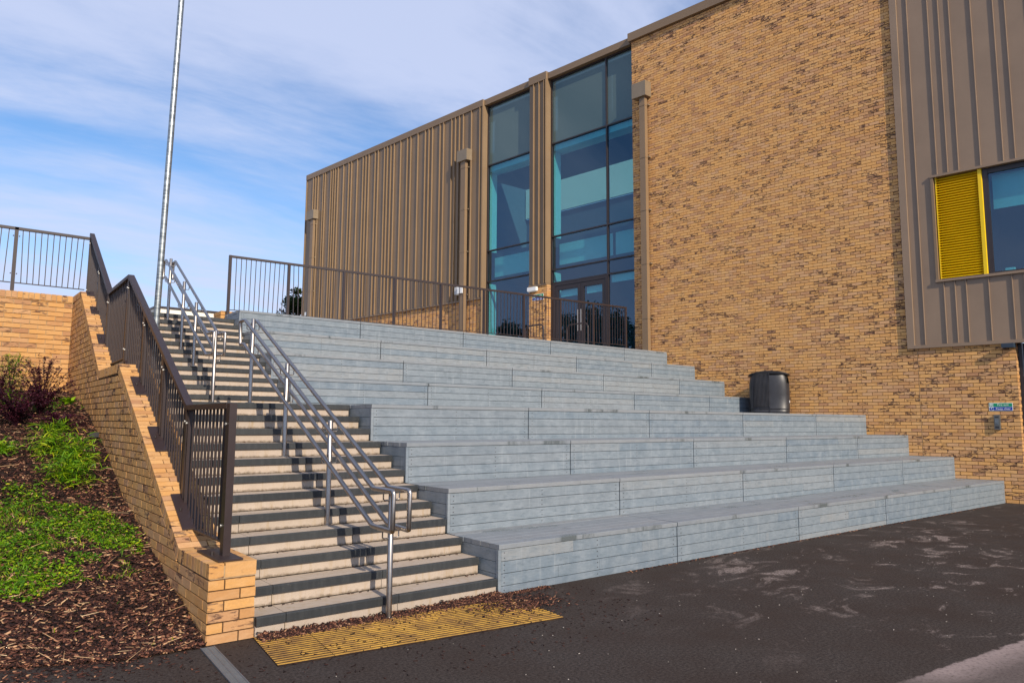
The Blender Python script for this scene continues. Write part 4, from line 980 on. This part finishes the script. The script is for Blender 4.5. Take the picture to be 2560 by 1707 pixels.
# low weeds spreading over the mulch
n = 34000; x = rs.uniform(-4.6, -2.34, n); y_ = rs.uniform(.9, 3.9, n)
e = ((x+3.15)/.72)**2; band = np.interp(x, [-4.6, -3.3, -2.75, -2.36], [3.3, 3.25, 2.9, 2.35]); lowb_ = np.interp(x, [-4.6, -3.3, -2.75, -2.36], [1.15, 1.18, 1.62, 2.0])
nz = np.sin(x*7.1+y_*3.3)+np.sin(x*3.7-y_*6.1+2)+.8*np.sin(x*15+y_*11)
k_ = (y_ < band+.17*nz) & (y_ > lowb_-.13*nz) & (nz > -.95); x, y_ = x[k_], y_[k_]
hh = np.abs(rs.normal(0, .02, len(x)))*(1+.9*(nz[k_] > 1.2)); base = np.stack([x, y_, gz(x, y_)+.015+hh], 1)
gme = leafmesh('ground_cover_weeds', base, rdir(len(x), .05, .8), rs.uniform(.010, .045, len(x)), rs.uniform(.007, .024, len(x)), .3, np.clip(rs.beta(2, 2.4, len(x))+.08*nz[k_], 0, 1), 'leafg', 2)
link('ground_cover_weeds', gme, None, kind='stuff')
n = 9000; x = rs.uniform(-4.6, -2.5, n); y_ = rs.uniform(1.2, 3.6, n); nz = np.sin(x*5.1+y_*4.3)+np.sin(x*4.7-y_*5.1+1); k_ = (nz > -.1) & (y_ < np.interp(x, [-4.6, -3.3, -2.5], [3.3, 3.25, 2.7])); x, y_ = x[k_], y_[k_]
base = np.stack([x, y_, gz(x, y_)+.01], 1)
link('grass_tufts', leafmesh('grass_tufts', base, rdir(len(x), .55, .98), rs.uniform(.04, .12, len(x)), rs.uniform(.003, .006, len(x)), .35, rs.beta(2.2, 2, len(x)), 'leafy', 3), None, kind='stuff')
x, y_ = bedpts(700, -4.7, 1.0); base = np.stack([x, y_, gz(x, y_)+.01], 1)
link('scattered_seedlings', leafmesh('scattered_seedlings', base, rdir(len(x), .2, .95), rs.uniform(.02, .06, len(x)), rs.uniform(.004, .012, len(x)), .35, rs.beta(2.2, 2, len(x)), 'leafg', 3), None, kind='stuff')
def spiky(cx_, cy_, sp, n, hgt, label, m='leafy', name='spiky_plant', wid=(.006, .014), cat='plant', group=None, tb=(2, 2)):
    t_ = thing(name, label, cat, (cx_, cy_, float(gz(cx_, cy_))), group)
    x = rs.normal(cx_, sp, n); y_ = rs.normal(cy_, sp, n); x = np.minimum(x, LX0-.03); z = gz(x, y_)+rs.rand(n)*hgt*.75
    base = np.stack([x, y_, z], 1); link('foliage', leafmesh('foliage', base, rdir(n, -.1, .95), rs.uniform(.05, .16, n), rs.uniform(*wid, n), .35, rs.beta(*tb, n), m, 3), t_)
    mb = MB()
    for i in range(14):
        a = rs.uniform(0, 2*PI); q = Vector((cx_, cy_, float(gz(cx_, cy_)))); e_ = q+Vector((math.cos(a)*sp*1.2, math.sin(a)*sp*1.2, hgt*.8)); e_.x = min(e_.x, LX0-.03); mb.tube([q, q.lerp(e_, .5)+Vector((0, 0, hgt*.2)), e_], [.003, .002, .001], 5)
    mb.obj('stems', 'leafg', t_); return t_
spiky(-2.84, 4.25, .11, 620, .46, 'bright green spiky leaved plant nearest below the purple shrubs, upper half of the green drift', group=None)
spiky(-2.64, 3.95, .10, 520, .38, 'bright green spiky leaved plant growing closest to the raking brick wall')
spiky(-2.74, 3.50, .13, 700, .34, 'bright green spiky leaved plant just above the low carpet of weeds')
spiky(-3.31, 4.40, .08, 420, .14, 'small green leafy tuft at the left edge among the bark')
def rosette(cx_, cy_, n, ln, wd, label, zlo=.15, zhi=.8):
    t_ = thing('rosette_plant', label, 'plant', (cx_, cy_, float(gz(cx_, cy_))))
    for i in range(n):
        a = 2*PI*i/n+rs.uniform(-.3, .3); z = rs.uniform(zlo, zhi); r_ = math.sqrt(1-z*z); d = np.array([[math.cos(a)*r_, math.sin(a)*r_, z]])
        if cx_+d[0, 0]*ln > LX0-.02: d[0, 0] = -abs(d[0, 0])*.3
        me = leafmesh('leaf', np.array([[cx_, cy_, float(gz(cx_, cy_))+.01]]), d, np.array([ln*rs.uniform(.7, 1.1)]), np.array([wd*rs.uniform(.8, 1.2)]), .35, np.array([rs.uniform(.3, .8)]), 'leafg', 3)
        link('leaf', me, t_)
rosette(-2.42, 6.45, 18, .26, .055, 'broad leaved green rosette in the corner against the raking brick wall', .25, .9)
rosette(-3.27, 1.46, 13, .17, .040, 'flat pale green rosette weed at the lower edge of the weed carpet', .1, .5)
def berberis(cx_, cy_, nb, hgt, sp, label):
    t_ = thing('purple_shrub', label, 'shrub', (cx_, cy_, float(gz(cx_, cy_))), 'purple leaved shrubs in the bed')
    z0 = float(gz(cx_, cy_)); mb = MB(); B = []; D = []
    for i in range(nb):
        a = rs.uniform(0, 2*PI); h_ = hgt*rs.uniform(.5, 1.05); s_ = sp*rs.uniform(.3, 1.1); pts = []
        for k_ in range(7):
            f_ = k_/6; pts.append(Vector((min(cx_+math.cos(a)*s_*f_**1.3+rs.normal(0, .006), LX0-.05), cy_+math.sin(a)*s_*f_**1.3, z0+h_*(f_**.8)-.25*s_*f_*f_)))
        mb.tube(pts, [.0035-.0004*k_ for k_ in range(7)], 5)
        for k_ in range(85):
            f_ = rs.uniform(.12, 1)*6; j = min(int(f_), 5); p_ = pts[j].lerp(pts[j+1], f_-j); B.append(p_+Vector(rs.normal(0, .010, 3))); 
    n = len(B); link('foliage', leafmesh('foliage', np.array([tuple(b) for b in B]), rdir(n, -.3, 1), rs.uniform(.018, .038, n), rs.uniform(.012, .021, n), .2, rs.beta(2, 2.6, n), 'leafp', 2), t_); mb.obj('branches', 'leafp', t_)
berberis(-2.84, 5.55, 46, .80, .42, 'dark purple leaved shrub nearest the corner of the two brick walls')
berberis(-3.12, 5.20, 46, .62, .40, 'dark purple leaved shrub in the middle of the purple group')
berberis(-3.34, 5.75, 40, .75, .36, 'dark purple leaved shrub at the left edge of the bed, furthest back')
berberis(-2.72, 4.95, 34, .30, .36, 'low sprawling purple leaved shrub in front of the purple group')
spiky(-3.08, 7.1, .08, 900, .75, 'small upright green conifer seedling against the back brick wall', 'leafg', 'conifer_seedling', (.004, .009), 'plant')
spiky(-3.0, 6.2, .22, 700, .14, 'patch of green leaves between the purple shrubs and the back wall', 'leafg', 'leafy_patch', (.008, .016), 'plant')
mb = MB(); mb.box(-2.40, -2.30, 4.68, 4.80, float(gz(-2.34, 4.74))+.0, float(gz(-2.34, 4.74))+.06); o_ = mb.obj('cable_cover', 'black', None); tag(o_, 'small black plastic cover poking out of the bark beside the raking wall', 'cover')

# ------------------------------------------------------------------ TREES
def tree(x, y_, z, h, rad, label, group=None, conif=False, nl=9000, ls=(.10, .22)):
    t_ = thing('tree', label, 'tree', (x, y_, z), group)
    mb = MB(); pts = [(x+rs.normal(0, .04)*k_, y_+rs.normal(0, .04)*k_, z+h*.95*k_/5) for k_ in range(6)]; mb.tube(pts, [h*.022*(1-.17*k_) for k_ in range(6)], 10)
    cl = []
    for k_ in range(46):
        f_ = rs.uniform(.18, 1); rr = rad*((1-f_)**.6 if conif else math.sqrt(max(.05, 1-(2*f_-1.05)**2)))*rs.uniform(.35, 1); a = rs.uniform(0, 2*PI); c = (x+math.cos(a)*rr, y_+math.sin(a)*rr, z+h*f_); cl.append((c, rad*rs.uniform(.16, .36)))
        mb.tube([(x, y_, z+h*f_*.8), c], [h*.006, h*.002], 5)
    mb.obj('trunk', 'bark', t_)
    idx = rs.randint(0, len(cl), nl); cc = np.array([c[0] for c in cl])[idx]; rr = np.array([c[1] for c in cl])[idx]; d = rdir(nl, -1, 1); B = cc+d*(rr*rs.rand(nl)**.4)[:, None]*np.array([1, 1, .8])
    link('crown', leafmesh('crown', B, rdir(nl, -.5, 1), rs.uniform(*ls, nl), rs.uniform(ls[0]*.4, ls[1]*.45, nl), .1, rs.beta(2, 2, nl), 'leafd', 2), t_)
tree(11.55, 33.5, 3.45, 5.6, 1.5, 'dark green conifer just visible past the far corner of the clad building', None, True, 9000, (.12, .3))
for (x, y_, h, r_, lb) in ((-9.5, 21, 4.6, 2.0, 'a'), (-16, 26, 6.5, 3.0, 'b'), (-11, 30, 5.0, 2.4, 'c'), (-20, 19, 6.0, 2.6, 'd'), (-24, 33, 7.5, 3.4, 'e')):
    tree(x, y_, 3.45, h, r_, {'a': 'smallest dark tree left of the view, nearest the retaining wall, mirrored in the door glass', 'b': 'middle sized dark tree left of the view behind the smallest one', 'c': 'narrow dark tree furthest right of the mirrored row, by the mast', 'd': 'dark tree left of the view, nearest the terrace edge after the smallest', 'e': 'tallest and farthest dark tree of the mirrored row'}[lb], 'trees across the terrace mirrored in the windows', False, 5000, (.18, .4))

# ------------------------------------------------------------------ DISTANT WHITE BUILDING
wb = thing('white_outbuilding', 'low cream rendered building far behind the top of the stairs', 'building', (7, 30, 3.45))
mb = MB(); mb.hexa([(x_, y_, z) for z in (3.45, 6.66) for x_, y_ in ((3.6, 30), (7.6, 30), (7.6, 38), (3.35, 38))]); mb.obj('wall', 'render', wb)
mb = MB(); mb.hexa([(x_, y_, z) for z in (6.662, 6.74) for x_, y_ in ((3.55, 29.93), (7.65, 29.93), (7.65, 38.1), (3.3, 38.1))]); mb.obj('roof_edge', 'frame', wb)
mb = MB(); mb.box(4.2, 5.4, 29.95, 30.02, 4.3, 5.5); w_ = mb.obj('window', 'frame', wb)
